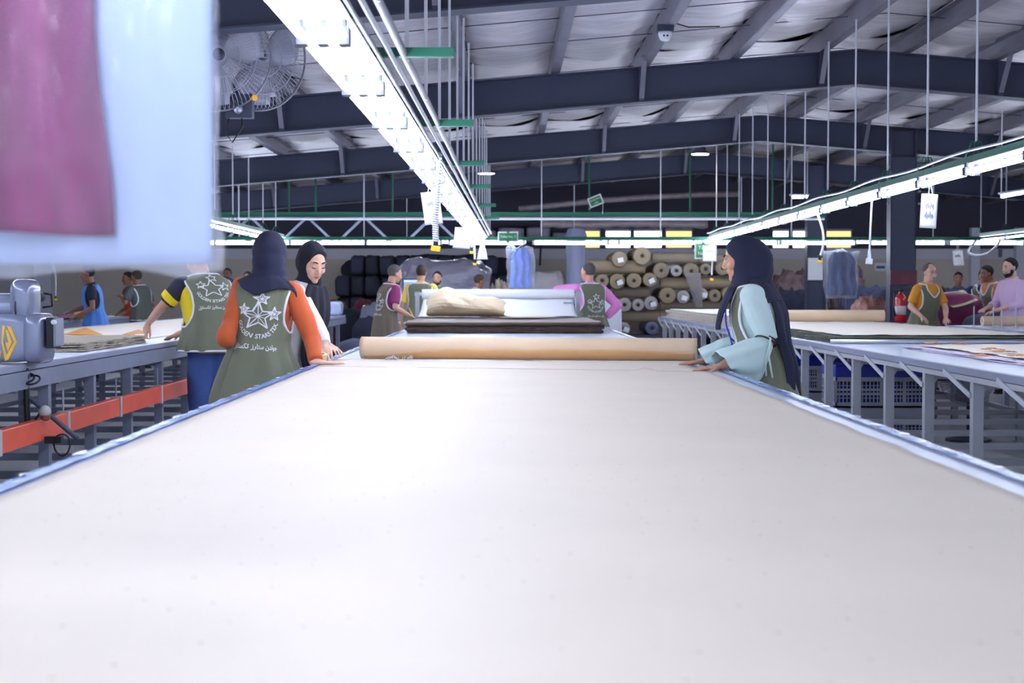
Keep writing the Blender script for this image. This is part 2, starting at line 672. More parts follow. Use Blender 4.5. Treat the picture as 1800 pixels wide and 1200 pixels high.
# ------------------------------------------------------------------ cutting tables
def cutting_table(name, label, x0, x1, y0, y1, zt, leg0, side, msteel, lip=0.035, apron=0.09, braces=True, both=True):
    """long cutting table; `side` = x of the edge facing the camera's aisle (-1 west edge, +1 east edge)"""
    root = thing(name, label, 'table', ((x0 + x1) / 2, (y0 + y1) / 2, 0), group='long cutting tables')
    MB().box2((x0 + 0.02, y0, zt - 0.03), (x1 - 0.02, y1, zt)).build('tabletop', M_LAMINATE, root)
    for s, x in ((-1, x0), (1, x1)):
        MB().box2((x - 0.008, y0, zt - lip), (x + 0.028 * -s, y1, zt + 0.003)).build('edge_trim', mat('blue_grey_edge_steel', (146, 152, 178), 0.35), root, bevel=0.003)
        MB().box2((x - 0.018 * s - 0.02, y0, zt - lip - apron), (x - 0.018 * s + 0.02, y1, zt - lip - 0.004)).build('apron_beam', msteel, root)
    for y in (y0, y1):
        MB().box2((x0 + 0.03, y - 0.02, zt - lip - apron), (x1 - 0.03, y + 0.02, zt - 0.03)).build('end_beam', msteel, root)
    zl = zt - lip - apron
    leg = MB()
    leg.box2((-0.03, -0.03, 0.012), (0.03, 0.03, zl))
    leg.box2((-0.05, -0.05, 0), (0.05, 0.05, 0.012))
    leg = fix(leg.mesh('leg'))
    br = MB()
    br.bar((-0.037, 0.0, zl - 0.08), (-0.066, 0.42, zl + 0.04), 0.01, 0.03, (0, 0, 1))
    br = fix(br.mesh('brace'))
    bi = MB()
    bi.bar((0.02, 0, zl - 0.075), (0.09, 0, zl + 0.02), 0.02, 0.01, (0, 1, 0))
    bi = fix(bi.mesh('inner_brace'))
    cb = MB()
    cb.box2((x0 + 0.06, -0.018, 0.24), (x1 - 0.06, 0.018, 0.285))
    cbm = fix(cb.mesh('crossbar'))
    cb2 = MB()
    cb2.box2((x0 + 0.06, -0.02, zl - 0.04), (x1 - 0.06, 0.02, zl))
    cb2 = fix(cb2.mesh('bearer'))
    y = leg0
    while y - 0.965 > y0:
        y -= 0.965
    mwhite = mat('white_flat_bar', (206, 210, 222), 0.4)
    for s, x in ((-1, x0 + 0.05), (1, x1 - 0.05)):
        MB().box2((x - 0.015, y0 + 0.2, 0.25), (x + 0.015, y1 - 0.2, 0.29)).build('stretcher', msteel, root)
    while y < y1 - 0.03:
        for s, x in ((-1, x0 + 0.05), (1, x1 - 0.05)):
            inst('leg', leg, msteel, (x, y, 0), root)
            if braces:
                inst('brace', br, mwhite, (x, y, 0), root, scale=(-s, 1, 1))
                inst('inner_brace', bi, mwhite, (x, y, 0), root, scale=(-s, 1, 1))
        inst('crossbar', cbm, msteel, (0, y, 0), root)
        inst('bearer', cb2, msteel, (0, y, 0), root)
        y += 0.965
    return root


TZ = 0.9
T_MAIN = cutting_table('cutting_table', 'main long cutting table covered with perforated beige paper', -1.11, 1.2, -1.2, 18.6, TZ, 8.4, 0, M_GREY_STEEL)
T_EAST = cutting_table('cutting_table', 'grey cutting table with white diagonal braces above the blue crates', 2.6, 4.6, 2.0, 25.4, TZ, 8.42, -1, M_GREY_STEEL, lip=0.04, apron=0.035)
T_WEST = cutting_table('cutting_table', 'slate cutting table with an orange rail under its edge', -4.7, -2.62, 2.0, 25.0, 0.93, 8.76, 1, M_GREY_DARK, apron=0.1, braces=False)
T_FAR_E = cutting_table('cutting_table', 'second cutting table beyond the man in orange and olive', 5.55, 7.4, 9.0, 18.9, TZ, 10, -1, M_GREY_DARK, braces=False)
T_FAR_W = cutting_table('cutting_table', 'farther cutting table beyond the slate table, strewn with paper', -8.3, -6.35, 9.0, 25.6, 0.9, 10, 1, M_GREY_DARK, braces=False)

# plastic film wrapped round the main table's rims
for s, xe in ((-1, -1.11), (1, 1.2)):
    b = MB()
    nu, nv = 6, 420

    def fn(u, v, s=s, xe=xe):
        y = -1.15 + v * 19.7
        t = u * 0.105
        w = 0.006 * nz(y * 6, u * 2, s * 4) + 0.004 * nz(y * 17, u * 5, s * 2)
        if t < 0.05:
            return (xe + s * 0.014 + s * abs(w) * 0.6, y, TZ - 0.046 + t)
        return (xe + s * 0.014 - s * (t - 0.05), y, TZ + 0.0075 + max(-0.002, w) * 0.8)
    b.grid(fn, nu, nv)
    b.build('edge_film', M_FILM_EDGE, T_MAIN, smooth=True)
    # crumpled film bits, coloured white to stand in for highlights
    for k in range(26):
        y = 2.2 + k * 0.42 + random.uniform(-0.15, 0.15)
        L = random.uniform(0.05, 0.16)
        b = MB()
        x0 = xe - s * random.uniform(0.0, 0.025)

        def ft(u, v):
            return (x0 - s * 0.02 * (u - 0.5) * (1 - (2 * v - 1) ** 2), y + L * v, TZ + 0.011 + 0.004 * nz(u * 2, v * 4, k))
        b.grid(ft, 3, 7)
        b.build('film_highlight', mat('white_film_highlight', (250, 252, 255), 0.15, spec=1.0), T_MAIN, smooth=True)

# orange rail clamped under the west table's edge
root = thing('orange_rail', 'orange-red rail clamped along the slate cutting table', 'rail', (-2.56, 8, 0.5))
m_or = mat('orange_red_paint', (226, 92, 66), 0.4, var=0.08, scale=6)
yy = 6.4
while yy < 16:
    MB().box2((-2.6, yy, 0.505), (-2.545, yy + 1.2, 0.625)).build('rail_segment', m_or, root, bevel=0.006)
    MB().box2((-2.606, yy - 0.02, 0.498), (-2.538, yy + 0.02, 0.632)).build('strap', M_GREY_STEEL, root)
    b = MB()
    b.tube([(-2.575, yy, 0.63), (-2.575, yy, 0.76)], 0.006, 6)
    b.build('stud', M_ALU, root)
    yy += 1.2


# ------------------------------------------------------------------ light rails
def tube_mesh(L=1.17, r=0.0135):
    b = MB()
    b.tube([(0, -L / 2 + 0.03, 0), (0, L / 2 - 0.03, 0)], r, 6)
    return fix(b.mesh('fluorescent_tube'))


def sock_mesh():
    b = MB()
    b.box2((-0.017, -0.034, -0.026), (0.017, 0.034, 0.03))
    b.box2((-0.006, -0.03, 0.02), (0.006, 0.03, 0.06))
    return fix(b.mesh('lamp_holder'))


M_HOLDER = mat('grey_lamp_holder', (66, 68, 92), 0.5)
ME_TUBE, ME_SOCK = tube_mesh(), sock_mesh()
ME_TUBE_X = None


def rail_along(label, xa, ya, xb, yb, zl, lanes, roddx=0.0, arms=False, rods=(0, 99), ys_arm=(), vee=True, mod=1.21, first=None, rod_m=None):
    """a run of fluorescent tubes under green trunking, hung from the roof by white rods; from (xa,ya) to (xb,yb)"""
    root = thing('light_rail', label, 'light', ((xa + xb) / 2, (ya + yb) / 2, zl), group='fluorescent light rails')
    ang = -math.atan2(xb - xa, yb - ya)
    X = lambda y: xa + (xb - xa) * (y - ya) / (yb - ya)
    w = 0.065 * (len(lanes) - 1) / 2 + 0.022
    # green trunking as an upturned channel, segment by segment
    y = first if first is not None else ya
    n = 0
    while y < yb - 0.3:
        y2 = min(y + mod, yb)
        ym = (y + y2) / 2
        rot = Matrix.Rotation(ang, 3, 'Z')
        MB().box((X(ym), ym, zl + 0.055), (2 * w, (y2 - y) * 0.996, 0.006), rot).build('reflector', mat('white_reflector', (235, 238, 246), 0.35), root)
        MB().box((X(ym), ym, zl + 0.085), (0.06, (y2 - y) * 0.998, 0.05), rot).build('trunking', M_GREEN, root, bevel=0.004)
        for lx in lanes:
            inst('fluorescent_tube', ME_TUBE, M_TUBE, (X(ym) + lx, ym, zl), root, (0, 0, ang))
            inst('lamp_holder', ME_SOCK, M_HOLDER, (X(y) + lx, y, zl), root, (0, 0, ang))
        y = y2
        n += 1
    y = first if first is not None else ya
    while y < yb:
        if rods[0] <= y <= rods[1]:
            x = X(y) + roddx
            zt = z_raf(x) + 0.38
            b = MB()
            zb = zl + (0.2 if vee else 0.11)
            b.tube([(x, y, zb), (x, y, zt)], 0.0085, 7)
            b.build('hanger_rod', rod_m or M_WHITE_PVC, root)
            if vee:
                b = MB()
                b.tube([(x, y - 0.06, zl + 0.11), (x, y - 0.03, zl + 0.2), (x, y + 0.03, zl + 0.2), (x, y + 0.06, zl + 0.11)], 0.005, 5)
                b.tube([(x - 0.07, y, zl + 0.1), (x - 0.03, y, zl + 0.2), (x + 0.03, y, zl + 0.2), (x + 0.07, y, zl + 0.1)], 0.005, 5)
                b.build('hanger_bracket', M_GREEN, root)
        y += mod
    return root, X


LZ = CAM_Z + 0.79
LANES3 = (-0.065, 0.0, 0.065)
R_MAIN, XM = rail_along('triple fluorescent light rail hanging directly over the main table', -0.65, -4.0, -0.37, 24.0, LZ, LANES3,
                        roddx=0.17, vee=False, first=-3.73)
# aluminium busbar, grey conduit and short green arms beside the main rail
for dx, dz, r, m, nm in ((0.125, 0.10, 0.012, M_ALU, 'busbar'), (0.165, 0.125, 0.016, mat('grey_conduit', (150, 152, 168), 0.4), 'conduit'),
                         (0.10, 0.065, 0.008, M_GREY_DARK, 'cable')):
    b = MB()
    pts = []
    for k in range(60):
        y = -4 + 28 * k / 59
        wob = 0.004 * nz(y * 2, dx * 50)
        pts.append((XM(y) + dx, y, LZ + dz + wob))
    b.tube(pts, r, 8)
    b.build(nm, m, R_MAIN, smooth=True)
for y in (3.45, 5.85, 8.3, 10.9, 13.3, 16.2, 19.0):
    MB().box2((XM(y) - 0.02, y - 0.02, LZ + 0.11), (XM(y) + 0.36, y + 0.02, LZ + 0.145)).build('cross_arm', M_GREEN, R_MAIN)
R_EAST, XE = rail_along('fluorescent light rail over the braced table, rising toward the open side', 3.0, -2.1, 3.29, 24.0, LZ, LANES3[:2], first=-2.07)
b = MB()
b.tube([(XE(y) - 0.06, y, LZ + 0.13 + 0.01 * math.sin(y * 2.6)) for y in np.linspace(-2, 24, 70)], 0.009, 6)
b.build('cable', M_WHITE_PVC, R_EAST, smooth=True)
R_WEST, XWW = rail_along('fluorescent light rail over the slate table behind the dark headscarves', -3.6, -2.1, -3.52, 24.0, LZ, LANES3[:2], first=-2.07)
R_EAST2, _ = rail_along('short light rail at the far side above the maroon cloth heap', 7.3, 4.0, 7.45, 23.7, LZ, (0.0,), first=4.2)
R_WEST2, _ = rail_along('unseen light rail added for light over the farther paper-strewn table', -7.3, 4.0, -7.3, 24.0, LZ, (0.0,), first=4.2)  # rail out of sight, added for the light it gives

# transverse rail at the far end of the tables
TY = 24.3
root = thing('light_rail', 'fluorescent light rail crossing the hall behind the table ends', 'light', (0.5, TY, LZ), group='fluorescent light rails')
R_CROSS = root
zt = at(900, 427, TY).z
for x0p in (116, 247, 378, 511, 644, 790, 938, 1088, 1235, 1372, 1530, 1668):
    p, q = at(x0p, 427, TY), at(x0p + 131, 427, TY)
    b = MB()
    b.tube([(p.x + 0.02, TY, zt), (q.x - 0.02, TY, zt)], 0.024, 8)
    b.build('fluorescent_tube', M_TUBE, root)
    for x in (p.x, q.x):
        MB().box2((x - 0.02, TY - 0.03, zt - 0.03), (x + 0.02, TY + 0.03, zt + 0.04)).build('lamp_holder', M_WHITE_PVC, root)
xa, xb = at(60, 427, TY).x, at(1800, 427, TY).x
MB().box2((xa, TY - 0.05, zt + 0.045), (xb, TY + 0.05, zt + 0.1)).build('trunking', M_GREEN, root)
for px in (200, 420, 640, 952, 1161, 1391, 1640):
    x = at(px, 420, TY).x
    b = MB()
    b.tube([(x, TY, zt + 0.1), (x, TY, z_raf(x) + 0.38)], 0.011, 6)
    b.build('hanger_rod', M_WHITE_PVC, root)

# upper green beam with white pipe and grey struts
root = thing('cable_tray', 'long green cable tray with a white pipe beneath, high across the hall', 'cable tray', (0.5, 24.9, at(900, 378, 24.9).z))
za = at(900, 381, 24.9).z
zb = at(900, 373, 24.9).z
MB().box2((at(60, 378, 24.9).x, 24.85, za), (at(1452, 378, 24.9).x, 24.95, zb)).build('tray', M_GREEN, root)
zp = at(900, 385, 24.9).z
b = MB()
b.tube([(at(60, 0, 24.8).x, 24.8, zp), (at(1452, 0, 24.8).x, 24.8, zp)], 0.022, 8)
b.build('pipe', M_WHITE_PVC, root)
for px in (250, 508, 555, 690, 860, 1036, 1213, 1358):
    x = at(px, 378, 24.9).x
    b = MB()
    b.tube([(x, 24.9, zb), (x, 24.9, z_raf(x) + 0.38)], 0.018, 6)
    b.build('hanger_rod', M_GREEN, root)
for px in (440, 540, 640, 760):
    x = at(px, 390, 24.9).x
    for s in (-1, 1):
        b = MB()
        b.bar((x, 24.9, za), (x + s * 0.42, 24.9, za - 0.4), 0.04, 0.04)
        b.build('strut', M_GREY_DARK, root)

# ------------------------------------------------------------------ goods on the main table
def sheet(name, m, corners, z, label=None, cat=None, parent=None, wob=0.006, amp=0.002, nu=24, nv=60, seed=0, thick=0.003, group=None, lift=None, tol=0.0):
    """paper or cloth lying flat: corners = 4 (x, y) points going round"""
    c = [Vector((a, b_)) for a, b_ in corners]
    b = MB()

    def fn(u, v):
        p = (c[0] * (1 - u) + c[1] * u) * (1 - v) + (c[3] * (1 - u) + c[2] * u) * v
        e = 1.0
        dx = wob * nz(p.y * 3 + seed, u * 2, seed) * (1 if u in (0, 1) or v in (0, 1) else 0.4)
        dy = wob * nz(p.x * 3 - seed, v * 2, seed + 4) * (1 if u in (0, 1) or v in (0, 1) else 0.4)
        zz = z + thick / 2 + abs(amp * nz(p.x * 4, p.y * 4, seed))
        if lift:
            zz += lift(u, v)
        return (p.x + dx, p.y + dy, zz)
    b.grid(fn, nu, nv)
    o = b.build(name, m, parent, smooth=True, solid=thick)
    if label:
        tag(o, label, cat, group)
    return o


def edge_lift(u, v):
    e = smoothstep(0.988, 1.0, v)
    return e * (0.03 * max(0, 1 - abs(u - 0.23) / 0.035) + 0.018 * max(0, 1 - abs(u - 0.845) / 0.03))


sheet('paper_sheet', M_PERF, [(-1.045, -1.15), (1.075, -1.15), (1.09, 8.0), (-1.05, 8.55)], TZ + 0.001,
      'perforated beige underlay paper spread over the near half of the main table', 'paper', wob=0.012, amp=0.0015, nu=46, nv=150, thick=0.004, lift=edge_lift)
sheet('paper_sheet', M_PERF, [(-1.07, 8.62), (1.1, 8.08), (1.1, 9.1), (-1.05, 9.45)], TZ + 0.001,
      'strip of beige underlay paper between the spread sheet and the paper roll', 'paper', wob=0.012, seed=5, thick=0.003)

# the roll of underlay paper
root = thing('paper_roll', 'roll of perforated kraft paper lying across the main table', 'paper roll', (0.15, 9.3, TZ))
p0, p1 = Vector((-0.895, 9.49, TZ + 0.077)), Vector((1.175, 9.16, TZ + 0.077))
ax = (p1 - p0).normalized()
M_ROLL = mat('kraft_roll_paper', (226, 200, 170), 0.6, var=0.04, scale=5, bump=0.04, bscale=5)
sd = Vector((-ax.y, ax.x, 0))       # away from the camera
up = Vector((0, 0, 1))
b = MB()


def fr(u, v):
    a = R(-250) + v * R(590)
    r = 0.0625 + 0.0045 * (v * 590 / 360) + 0.0008 * nz(u * 20, v * 3)
    p = p0.lerp(p1, u)
    return p + (sd * math.cos(a) + up * math.sin(a)) * r


b.grid(fr, 60, 60)
b.build('wound_paper', M_ROLL, root, smooth=True, solid=0.002)
b = MB()


def ff(u, v):
    top = R(180 + 2) + R(6) * nz(u * 9, 3) + R(14) * smoothstep(0.8, 1.0, u) + R(40) * smoothstep(0.3, 0.0, u)
    a = top + v * (R(268) - top)
    r = 0.071 + 0.002 * abs(nz(u * 25, v * 3))
    p = p0.lerp(p1, 0.01 + u * 0.985)
    return p + (sd * math.cos(a) + up * math.sin(a)) * r


b.grid(ff, 80, 10)
b.build('torn_flap', mat('shaded_roll_flap', (214, 168, 118), 0.6, var=0.05, scale=5), root, smooth=True, solid=0.0015)  # torn flap; its darker tan puts the roll's underside shade into the colour
b = MB()
b.lathe([(0.02, 0), (0.02, (p1 - p0).length + 0.004)], p0 - ax * 0.002, ax, 14)
b.build('core_tube', M_KRAFT, root)
for k in range(9):
    q = at(683 + k * 5.0 + random.uniform(-3, 3), 633.5, 9.36)
    b = MB()
    t = random.uniform(0, 6)
    b.grid(lambda u, v: (q.x + 0.03 * (u - .5) * math.cos(t), 9.3 + 0.03 * (v - .5) + k * 0.006, TZ + 0.012 + 0.02 * u * (1 - v) + 0.006 * math.sin(v * 9 + k)), 5, 5)
    tag(b.build('paper_scrap', M_PAPER, smooth=True, solid=0.001), 'small white torn paper scrap by the paper roll, %s from its end' % ['first', 'second', 'third', 'fourth', 'fifth', 'sixth', 'seventh', 'eighth', 'ninth'][k], 'scrap', 'white scraps by the paper roll')

# brown fabric stack
root = thing('fabric_stack', 'stack of dark brown fabric plies across the main table', 'fabric', (0, 16.8, TZ))
m_b1 = mat('brown_knit', (112, 98, 86), 0.9, var=0.12, scale=9, bump=0.3, bscale=30, sheen=0.3)
m_b2 = mat('brown_knit_dark', (66, 52, 46), 0.95, var=0.2, scale=14, bump=0.4, bscale=60)
for k in range(7):
    z = TZ + 0.009 + k * 0.0145
    b = MB()
    x0, x1, y0, y1 = -0.985 + random.uniform(-.02, .01), 1.0 + random.uniform(-.02, .02), 15.3 + random.uniform(-.03, .02) + 0.02 * (k == 6), 18.2

    def fn(u, v, k=k, x0=x0, x1=x1, y0=y0, y1=y1, z=z):
        a = 2 * math.pi * v
        e = 0.028 * nz(u * 20, k * 3.3) + 0.012 * nz(u * 60, k)
        if v < 0.25:      # rounded front fold
            t = v / 0.25 * math.pi - math.pi / 2
            return (x0 + (x1 - x0) * u, y0 + e - 0.011 * math.cos(t), z + 0.0105 + 0.0105 * math.sin(t) - 0.003)
        t = (v - 0.25) / 0.75
        return (x0 + (x1 - x0) * u + 0.01 * nz(u * 5, t * 4), y0 + e * (1 - t) + (y1 - y0) * t, z + 0.018 + 0.003 * nz(u * 12, t * 14, k) + 0.012 * smoothstep(0.06, 0, abs(t - 0.12 - 0.05 * math.sin(u * 4))) * (k == 6))
    b.grid(fn, 60, 24)
    b.build('fabric_ply', m_b1 if k == 6 else m_b2, root, smooth=True, solid=0.003)
b = MB()
b.grid(lambda u, v: (at(745 + 55 * u, 564, 15.9).x, 15.75 + 0.14 * v + 0.1 * u, TZ + 0.128 + 0.004 * math.sin(u * 7)), 10, 4)
tag(b.build('paper_strip', M_PAPER, solid=0.001), 'white paper strip on top of the brown fabric stack', 'paper')

# white paper roll on its stand at the table end, with spread sheets
root = thing('paper_roll', 'large white plotter paper roll on a stand at the table end', 'paper roll', (0, 18.8, TZ))
zc = at(880, 517, 18.9).z
xa, xb = at(742, 517, 18.9).x, at(1009, 517, 18.9).x
b = MB()
b.lathe([(0.02, 0), (0.062, 0), (0.063, 0.02), (0.063, xb - xa - 0.02), (0.062, xb - xa), (0.02, xb - xa)], (xa, 18.9, zc), (1, 0, 0), 24)
b.build('wound_paper', M_PAPER, root)
b = MB()
b.tube([(xa - 0.09, 18.9, zc), (xb + 0.1, 18.9, zc)], 0.022, 10)
b.build('axle', M_WHITE_PVC, root)
for x in (xa - 0.06, xb + 0.05):
    MB().box2((x - 0.025, 18.87, 0.0), (x + 0.025, 18.93, zc + 0.03)).build('upright', M_GREY_STEEL, root)
    MB().box2((x - 0.03, 18.7, 0), (x + 0.03, 19.1, 0.04)).build('foot', M_GREY_STEEL, root)
MB().box2((xa - 0.06, 18.88, 0.25), (xb + 0.05, 18.92, 0.3)).build('cross_bar', M_GREY_STEEL, root)
b = MB()


def fd(u, v):
    x = xa + 0.02 + (xb - xa - 0.04) * u
    t = v
    y = 18.84 - 1.35 * t + 0.02 * nz(u * 4, v * 5)
    z = (zc - 0.06) * (1 - t) ** 2 + (TZ + 0.135) * (1 - (1 - t) ** 2) + 0.012 * nz(u * 6, v * 6)
    return (x, y, max(z, TZ + 0.13))


b.grid(fd, 40, 24)
b.build('hanging_sheet', M_PAPER, root, smooth=True, solid=0.0015)
MB().box2((at(991, 0, 18.7).x, 18.62, at(0, 558, 18.7).z), (at(1011, 0, 18.7).x, 18.78, at(0, 531, 18.7).z)).build('motor_box', M_GREY_DARK, root, bevel=0.008)
root2 = None
b = MB()


def crumple(u, v):
    # a bulging fold of brown paper: cross-section like a collapsed roll
    x = at(752, 0, 17.3).x + (at(886, 0, 17.3).x - at(752, 0, 17.3).x) * u
    a = v * 2 * math.pi
    ry = 0.26 * (1 - 0.25 * abs(2 * u - 1) ** 3)
    hz = 0.15 * (0.75 + 0.35 * smoothstep(0.75, 0.1, u)) * (1 - 0.35 * abs(2 * u - 1) ** 5)
    w = 1 + 0.26 * nz(u * 4, math.cos(a) * 1.3, math.sin(a) * 1.3) + 0.05 * nz(u * 11, math.cos(a) * 3, math.sin(a) * 3)
    return (x + 0.05 * nz(v * 6, 2.2), 17.05 + ry * math.cos(a) * w, TZ + 0.135 + hz + hz * math.sin(a) * (w if math.sin(a) > 0 else 1.0) + 0.01)


b.grid(crumple, 24, 26, cv=True)
tag(b.build('kraft_sheet', mat('crumpled_kraft', (232, 212, 180), 0.55, var=0.05, scale=4), smooth=False, solid=0.002),
    'crumpled bulging brown kraft paper in front of the white roll', 'paper')
sheet('paper_sheet', mat('cream_paper', (226, 214, 196), 0.6), [(at(882, 0, 17.3).x, 16.6), (at(985, 0, 17).x, 16.7), (at(955, 0, 17.3).x, 17.4), (at(872, 0, 17.3).x, 17.35)], TZ + 0.137,
      'flat cream pattern sheet beside the crumpled kraft paper', 'paper', seed=3, amp=0.01)


# ------------------------------------------------------------------ goods on the other tables
def lay(label, x0, x1, y0, y1, z0, h, m, seed=0, rough=0.02, plies=4, cat='fabric', name='fabric_lay', fuzz=0.02, top=None, inset=0.05):
    root = thing(name, label, cat, ((x0 + x1) / 2, (y0 + y1) / 2, z0))
    for k in range(plies):
        za, zb = z0 + 0.004 + h * k / plies, z0 + h * (k + 1) / plies - 0.001
        b = MB()
        n = 160
        ring = []
        per = 2 * ((x1 - x0) + (y1 - y0))
        for i in range(n):
            d = per * i / n
            if d < y1 - y0:
                p, nrm = (x0, y0 + d), (-1, 0)
            elif d < y1 - y0 + x1 - x0:
                p, nrm = (x0 + d - (y1 - y0), y1), (0, 1)
            elif d < 2 * (y1 - y0) + x1 - x0:
                p, nrm = (x1, y1 - (d - (y1 - y0) - (x1 - x0))), (1, 0)
            else:
                p, nrm = (x1 - (d - 2 * (y1 - y0) - (x1 - x0)), y0), (0, -1)
            e = rough * nz(p[0] * 2.2 + seed, p[1] * 2.2, k * 0.7) + fuzz * nz(p[0] * 11, p[1] * 11 + seed, k * 2.0)
            ring.append((p[0] + nrm[0] * e, p[1] + nrm[1] * e))
        cx, cy = (x0 + x1) / 2, (y0 + y1) / 2
        vs = [(x, y, za + 0.006 * nz(x * 6, y * 6, seed)) for x, y in ring] + [(x * 0.995 + cx * 0.005, y, zb + 0.008 * nz(x * 5, y * 5, seed + k)) for x, y in ring]
        fs = [(i, (i + 1) % n, n + (i + 1) % n, n + i) for i in range(n)] + [tuple(range(n - 1, -1, -1)), tuple(range(n, 2 * n))]
        b.add(vs, fs)
        b.build('fabric_ply', m, root)
    if top:
        sheet('cover_sheet', top, [(x0 + inset, y0 + inset), (x1 - inset, y0 + inset), (x1 - inset, y1 - inset), (x0 + inset, y1 - inset)],
              z0 + h + 0.006, parent=root, wob=0.05, amp=0.012, nu=30, nv=90, seed=seed)
    return root


M_BEIGE_FAB = mat('beige_fleece', (206, 194, 178), 0.95, var=0.12, scale=25, bump=0.6, bscale=70, sheen=0.4)
M_OLIVE_FAB = mat('dark_olive_fabric', (84, 90, 76), 0.9, var=0.15, scale=12, bump=0.3, bscale=50)
M_TOP_PAPER = mat('cream_cover_paper', (236, 226, 214), 0.6, var=0.02, scale=3)
M_LAVENDER = mat('lavender_tissue', (214, 206, 230), 0.7, var=0.04)
lay('thick beige fleece lay at the far end of the braced table', 2.68, 4.45, 18.0, 24.9, TZ, 0.12, M_BEIGE_FAB, 3, 0.03, 3, top=M_PAPER)
lay('dark olive fabric lay under cream paper on the braced table', 2.72, 4.5, 12.35, 17.6, TZ, 0.06, M_OLIVE_FAB, 8, 0.05, 3, top=M_TOP_PAPER, inset=0.07)
lay('thin lavender tissue lay at the near side of the braced table', 2.98, 4.5, 6.0, 11.3, TZ, 0.022, M_LAVENDER, 12, 0.05, 2, top=M_TOP_PAPER, inset=0.1)
for isc, (px, py, Y) in enumerate(((1688, 611, 11.0), (1725, 637, 8.95), (1793, 627, 9.0), (1642, 611, 11.15), (1765, 622, 9.6), (1745, 618, 10.0))):
    q = at(px, py, Y)
    b = MB()
    sdd = px
    b.grid(lambda u, v: (q.x + (u - .5) * 0.13, Y + (v - .5) * 0.1, TZ + 0.045 + 0.03 * abs(nz(u * 3 + sdd, v * 3)) * (1 - abs(2 * u - 1))), 8, 6)
    tag(b.build('fabric_scrap', mat('orange_scrap', (204, 140, 90), 0.8), smooth=True, solid=0.003), 'small orange scrap on the lavender lay, %s from the steel bar' % ['second', 'sixth', 'fifth', 'first', 'fourth', 'third'][isc], 'scrap', 'orange scraps on the lavender lay')
b = MB()
b.tube([(2.64, 12.18, TZ + 0.022), (4.56, 12.15, TZ + 0.022)], 0.018, 10)
tag(b.build('steel_bar', M_ALU), 'polished steel bar across the braced table before the olive lay', 'bar')


def kraft_roll(label, p, q, r=0.06, m=None):
    p, q = Vector(p), Vector(q)
    root = thing('paper_roll', label, 'paper roll', (p + q) / 2 - Vector((0, 0, r)))
    a = (q - p).normalized()
    L = (q - p).length
    b = MB()
    b.lathe([(r * 0.35, 0.0), (r * 0.98, 0), (r, 0.01), (r * 1.01, L * 0.4), (r, L - 0.01), (r * 0.98, L), (r * 0.35, L)], p, a, 20)
    b.build('wound_paper', m or M_ROLL, root)
    b = MB()
    b.lathe([(r * 0.33, -0.004), (r * 0.33, L + 0.004)], p, a, 12)
    b.build('core_tube', M_KRAFT, root)
    return root


kraft_roll('tan paper roll across the olive lay behind the woman in mint', (3.0, 17.2, TZ + 0.15), (4.35, 17.25, TZ + 0.15), 0.065)
lay('pale grey fabric stack with frayed edges on the slate table near the motor', -3.75, -2.78, 9.9, 11.7, 0.93, 0.06, mat('grey_beige_knit', (176, 166, 150), 0.95, var=0.25, scale=60, bump=0.6, bscale=90), 5, 0.03, 4)
sheet('paper_sheet', M_TOP_PAPER, [(-4.6, 12.0), (-3.0, 12.0), (-2.85, 20.5), (-4.6, 20.5)], 0.931, 'cream paper spread on the slate table by the reaching man', 'paper', wob=0.08, amp=0.006, seed=9)
sheet('paper_sheet', M_TOP_PAPER, [(-4.6, 8.2), (-3.85, 8.2), (-3.85, 11.9), (-4.6, 11.9)], 0.931, 'cream paper strip behind the grey frayed fabric stack', 'paper', wob=0.05, amp=0.006, seed=29)
for (px, py, Y, L, lab) in ((145, 588, 13.6, 0.36, 'curled brown paper corner on the slate table behind the motor'), (226, 588, 13.6, 0.12, 'small brown paper curl near the reaching hand'),
                            (240, 589, 14.0, 0.2, 'brown paper curl between the reaching hand and the vest')):
    q = at(px, py, Y)
    b = MB()
    b.grid(lambda u, v: (q.x + (u - .5) * L, Y + (v - .5) * 0.2 * (1 - abs(2 * u - 1)), 0.94 + 0.05 * v * v * (1 - abs(2 * u - 1)) * (L / 0.3)), 12, 8)
    tag(b.build('paper_curl', mat('orange_kraft', (206, 142, 66), 0.6), smooth=True, solid=0.002), lab, 'paper')


def soft_box(name, label, cat, c, s, m, seed=0, amp=0.04, freq=4.0, n=22, group=None, p=4.0, parent=None, kind=None, solid=0, smooth=True):
    """a soft, stuffed or wrapped block: superellipsoid with bulges; c = centre of its base"""
    b = MB()

    def fn(u, v):
        th = 2 * math.pi * u
        ph = math.pi * (v - 0.5)
        f = lambda t: math.copysign(abs(t) ** (2 / p), t)
        d = Vector((f(math.cos(ph)) * f(math.cos(th)), f(math.cos(ph)) * f(math.sin(th)), f(math.sin(ph))))
        w = 1 + amp * (nz(d.x * freq * 0.5 + seed, d.y * freq * .5, d.z * freq * .5) * 1.6 + 0.7 * nz(d.x * freq, d.y * freq + seed, d.z * freq))
        z = d.z * s[2] / 2 * (w if d.z > 0 else 1)
        return (c[0] + d.x * s[0] / 2 * w, c[1] + d.y * s[1] / 2 * w, c[2] + s[2] / 2 + z + 0.002)
    b.grid(fn, n * 2, n, cu=True)
    o = b.build(name, m, parent, smooth=smooth)
    if label:
        tag(o, label, cat, group, kind)
    return o


M_BALE = mat('bluish_wrapped_bale', (176, 190, 222), 0.25, var=0.15, scale=6, bump=0.4, bscale=14, spec=0.8)
q = at(582, 552, 24.4)
soft_box('fabric_pack', 'plastic wrapped pack at the far end of the slate table', 'pack', (q.x, 24.4, 0.935), (0.36, 0.5, 0.22), M_BALE, 3, 0.06, p=6)

